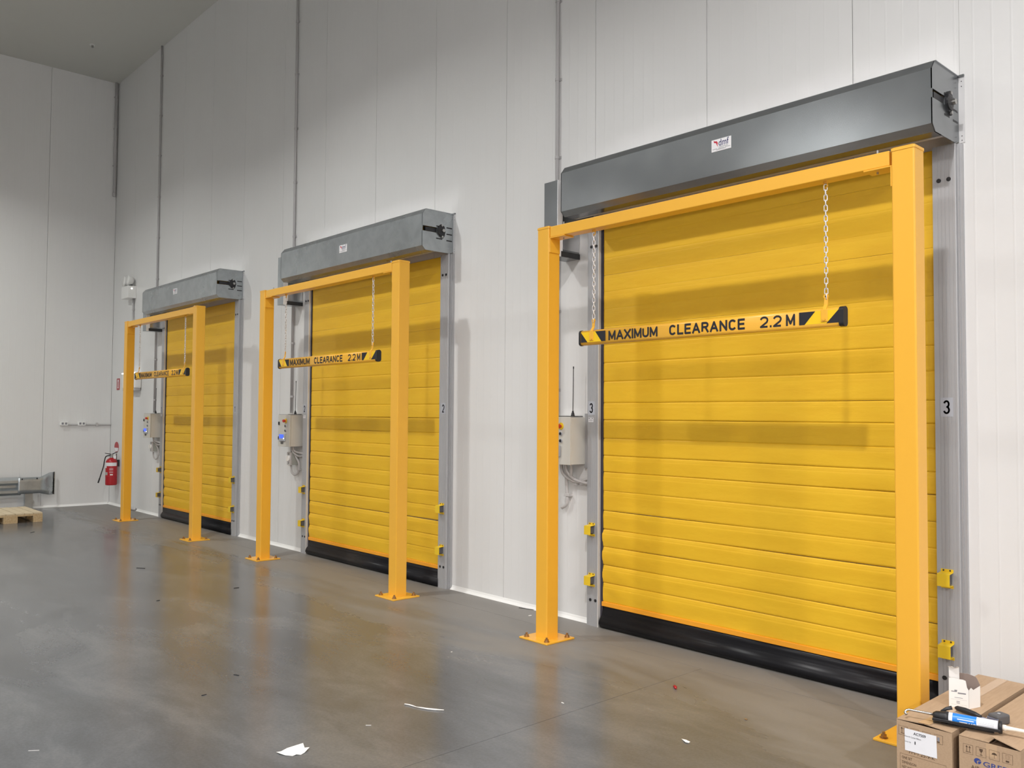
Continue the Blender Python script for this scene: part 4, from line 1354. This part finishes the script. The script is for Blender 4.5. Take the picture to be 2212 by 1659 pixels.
b.tube([(0.03, 0.02, 0.045), (0.052, 0.028, 0.060), (0.072, 0.036, 0.066)], [0.006, 0.008, 0.009], 8)
b.build('trigger', 'darkmetal', t)
b = MB()
b.smooth = True
b.tube([(0.01, 0, 0.032), (-0.05, 0, 0.033), (-0.100, 0.0, 0.034), (-0.112, -0.004, 0.030), (-0.115, -0.012, 0.022), (-0.108, -0.020, 0.016)], 0.0056, 8)
b.build('plunger_rod', 'steel', t)
t = thing('sealant_cartridge', 'white and blue sealant cartridge held in the caulking gun', 'cartridge', (A0.x, A0.y, ZG), rz=ang)
b = MB().use('cart_white')
b.smooth = True
b.lathe([(0.0, 0.064), (0.0235, 0.064), (0.024, 0.066), (0.024, LG - 0.012), (0.0, LG - 0.012)], (0, 0, 0.030), 24, 'x')
b.build('tube', None, t)
b = MB()
b.smooth = True
b.grid(lambda u, v_: (0.080 + 0.095 * u, 0.0243 * math.cos(v_ * 2 * math.pi), 0.030 + 0.0243 * math.sin(v_ * 2 * math.pi)), 2, 24)
lo_ = b.build('blue_label', 'cart_blue', t)
def cyltext(body, x0, x1, a0, a1, mname, name, parent, bold=0.0):
    q = MB()
    text_mb(q, body, x0, x1, 0, 1, 0, bold)
    q.v = [(x, 0.0247 * math.cos(math.radians(a0 + (a1 - a0) * z)), 0.030 + 0.0247 * math.sin(math.radians(a0 + (a1 - a0) * z))) for x, y, z in q.v]
    q.build(name, mname, parent)
b = MB()
for k, (x0, x1, a) in enumerate(((0.108, 0.140, 222), (0.145, 0.150, 222), (0.155, 0.160, 222), (0.163, 0.172, 222), (0.10, 0.165, 165))):
    q = MB().grid(lambda u, v_: (x0 + (x1 - x0) * u, 0.0247 * math.cos(math.radians(a - (40 if k < 4 else 8) * v_)), 0.030 + 0.0247 * math.sin(math.radians(a - (40 if k < 4 else 8) * v_))), 1, 5)
    b.add(q.v, q.f)
b.build('label_print', 'cart_white', lo_)
b = MB()
b.smooth = True
for a in (150, 165, 180, 195, 205):
    q = MB().grid(lambda u, v_: (0.182 + 0.06 * u, 0.0245 * math.cos(math.radians(a + 3 * v_)), 0.030 + 0.0245 * math.sin(math.radians(a + 3 * v_))), 1, 1)
    b.add(q.v, q.f)
b.build('fine_print', 'sticker_grey', t)
b = MB()
b.smooth = True
b.lathe([(0.0, LG + 0.003), (0.013, LG + 0.003), (0.013, LG + 0.018), (0.010, LG + 0.020), (0.0085, LG + 0.05), (0.005, LG + 0.19), (0.0, LG + 0.19)], (0, 0, 0.030), 14, 'x')
b.build('nozzle', 'nozzle', t)

# putty knife
K0, K1 = Vector((-1.596, -0.907)), Vector((-1.383, -0.966))
ang = math.atan2(K1.y - K0.y, K1.x - K0.x)
t = thing('putty_knife', 'black handled knife with blue steel blade lying beside the torn box', 'tool', (K0.x, K0.y, ZT), rz=ang)
b = MB()
b.smooth = True
b.tube([(0, 0, 0.016), (0.01, 0, 0.017), (0.05, 0, 0.018), (0.10, 0, 0.016), (0.128, 0, 0.013)], [0.006, 0.011, 0.0135, 0.012, 0.008], 12)
b.build('handle', 'black', t)
b = MB()
b.prism([(0.10, 0.009), (0.20, 0.013), (0.20, -0.013), (0.11, -0.010)], 0.009, 0.0125, 'z')
b.build('blade', 'blade', t)
# tape measure
t = thing('tape_measure', 'dark grey tape measure with rounded corner behind the cartridge', 'tool', (-1.402, -0.928, ZT), rz=math.radians(-20))
MB().box(-0.028, 0.028, -0.040, 0.040, 0.0, 0.044, 0.009, 3).build('case', 'tool_grey', t)
MB().box(-0.029, 0.029, -0.0415, -0.036, 0.008, 0.030, 0.002, 1).build('chrome_edge', 'blade', t)
MB().box(-0.006, 0.006, -0.005, 0.006, 0.044, 0.0447).build('badge', 'sticker_grey', t)

# ================================================================== LITTER ON THE FLOOR
def scrap(name, pts, lift, m_, label, cat, group=None, th=0.0006):
    """flat scrap from a floor outline (world x,y), edges curled by lift"""
    cx = sum(p[0] for p in pts) / len(pts)
    cy = sum(p[1] for p in pts) / len(pts)
    mb = MB()
    n = len(pts)
    vs = [(0, 0, 0.004)]
    for k, p in enumerate(pts):
        vs.append(((p[0] - cx) * 0.55, (p[1] - cy) * 0.55, 0.003 + 0.002 * (k % 2)))
    for k, p in enumerate(pts):
        vs.append((p[0] - cx, p[1] - cy, lift[k % len(lift)]))
    top = [(0, 1 + k, 1 + (k + 1) % n) for k in range(n)] + [(1 + k, 1 + n + k, 1 + n + (k + 1) % n, 1 + (k + 1) % n) for k in range(n)]
    mb.add(vs, top)
    o = mb.build(name, m_)
    s = o.modifiers.new('solid', 'SOLIDIFY')
    s.thickness = th
    s.offset = 1
    o.location = (cx, cy, 0.0006)
    return tag(o, label, cat, group)

# screen->floor helper used only to list the outline of the paper once, in metres
def fl_pt(u, v_):
    d = fw + r2 * ((u - 1106) / FPX) - u2 * ((v_ - 829.5) / FPX)
    k = -1.682 / d.z
    return (d.x * k, -5.2011 + d.y * k)
pap = [(596.5, 1626.5), (607, 1623.5), (620, 1617), (641, 1612), (654.5, 1609.5), (658, 1617), (668.5, 1620.3), (658, 1627), (650, 1631), (640, 1631.5), (632, 1633.5), (616, 1632.5), (606, 1631)]
scrap('paper_scrap', [fl_pt(*p) for p in pap], [0.004, 0.001, 0.002, 0.006, 0.010, 0.004, 0.014, 0.003, 0.001], 'paper', 'torn white paper scrap on the floor, largest of the litter', 'litter')
b = MB()
pts = [(874, 1522.5, .006), (884, 1524, .006), (892, 1526.5, .006), (900, 1529, .003), (910, 1530.5, .006), (925, 1533, .008), (940, 1534.5, .008), (959, 1535.5, .004)]
wp_ = [(*fl_pt(a, c), 0) for a, c, r in pts]
o0 = wp_[0]
b.smooth = True
b.tube([(x - o0[0], y - o0[1], 0.0035) for x, y, z in wp_], [r * 0.62 for a, c, r in pts], 6)
o = b.build('rolled_strip', 'paper')
o.location = (o0[0], o0[1], 0.001)
tag(o, 'thin rolled white strip lying on the open floor', 'litter')
w0 = fl_pt(1458, 1487)
b = MB().use('red')
b.smooth = True
b.tube([(-0.016, 0.016, 0.006), (-0.008, 0.009, 0.008), (0.0, 0.0, 0.006), (0.010, -0.008, 0.011), (0.020, -0.016, 0.007)], [0.009, 0.006, 0.004, 0.011, 0.004], 7)
b.use('sticker')
b.box(-0.002, 0.006, -0.006, 0.0, 0.008, 0.014, 0.001, 1)
o = b.build('sweet_wrapper', None)
o.location = (w0[0], w0[1], 0)
tag(o, 'crumpled shiny red sweet wrapper on the floor before door 3', 'litter')
scrap('paper_chip', [fl_pt(*p) for p in ((1472, 1597), (1482, 1600), (1491, 1604), (1488, 1606), (1481, 1605.5), (1476, 1601))], [0.002, 0.004, 0.003], 'paper', 'small white paper chip on the floor left of the cartons', 'litter')
def sliver(u0, v0, u1, v1, wd, m_, label, name='dark_sliver', hgt=0.004):
    p, q = Vector((*fl_pt(u0, v0), 0)), Vector((*fl_pt(u1, v1), 0))
    d = (q - p)
    b = MB()
    b.box(0, d.length, -wd / 2, wd / 2, 0.0, hgt, min(wd, hgt) * 0.3, 1)
    o = b.build(name, m_)
    o.location = (p.x, p.y, 0.0)
    o.rotation_euler = (0, 0, math.atan2(d.y, d.x))
    return tag(o, label, 'litter')
sliver(295, 1227, 313, 1228, 0.012, 'black', 'dark sliver on the floor between the first and second gantries')
sliver(505, 1271, 516, 1269.5, 0.014, 'black', 'short dark sliver on the floor before door 2, left of its right post')
sliver(338, 1298, 345, 1297, 0.014, 'black', 'small dark crumb on the floor left of the second gantry')
sliver(505, 1457.5, 516, 1459.5, 0.006, 'black', 'thin dark sliver near the middle left of the floor')
sliver(435, 1503, 446, 1500.5, 0.006, 'black', 'dark splinter on the near floor, left of the thin sliver')
sliver(1121, 1313, 1158, 1318.5, 0.008, 'black', 'long dark strip at the foot of the wall left of the nearest gantry')
sliver(66, 1151, 74, 1149, 0.014, 'black', 'dark chip on the floor in front of the pallet')
sliver(1142, 1331, 1148, 1330, 0.012, 'paper', 'tiny white crumb beside the long dark strip', 'white_crumb', 0.006)
sliver(974, 1409, 977, 1408.5, 0.006, 'paper', 'tiny white crumb left of the nearest gantry foot', 'white_crumb', 0.004)
sliver(1213, 1518, 1218, 1520, 0.006, 'paper', 'tiny white crumb on the floor before door 3', 'white_crumb', 0.004)
sliver(790, 1567, 802, 1567, 0.008, 'grey_pvc2', 'pale flake on the floor below the rolled strip', 'white_flake', 0.002)
sliver(61, 1622.5, 85, 1621.5, 0.004, 'grey_pvc2', 'thin pale sliver in the lower left corner of the floor', 'white_sliver', 0.003)
sliver(1609, 1554, 1614, 1556, 0.008, 'brass', 'tiny brown crumb on the floor between wrapper and cartons', 'brown_crumb', 0.006)
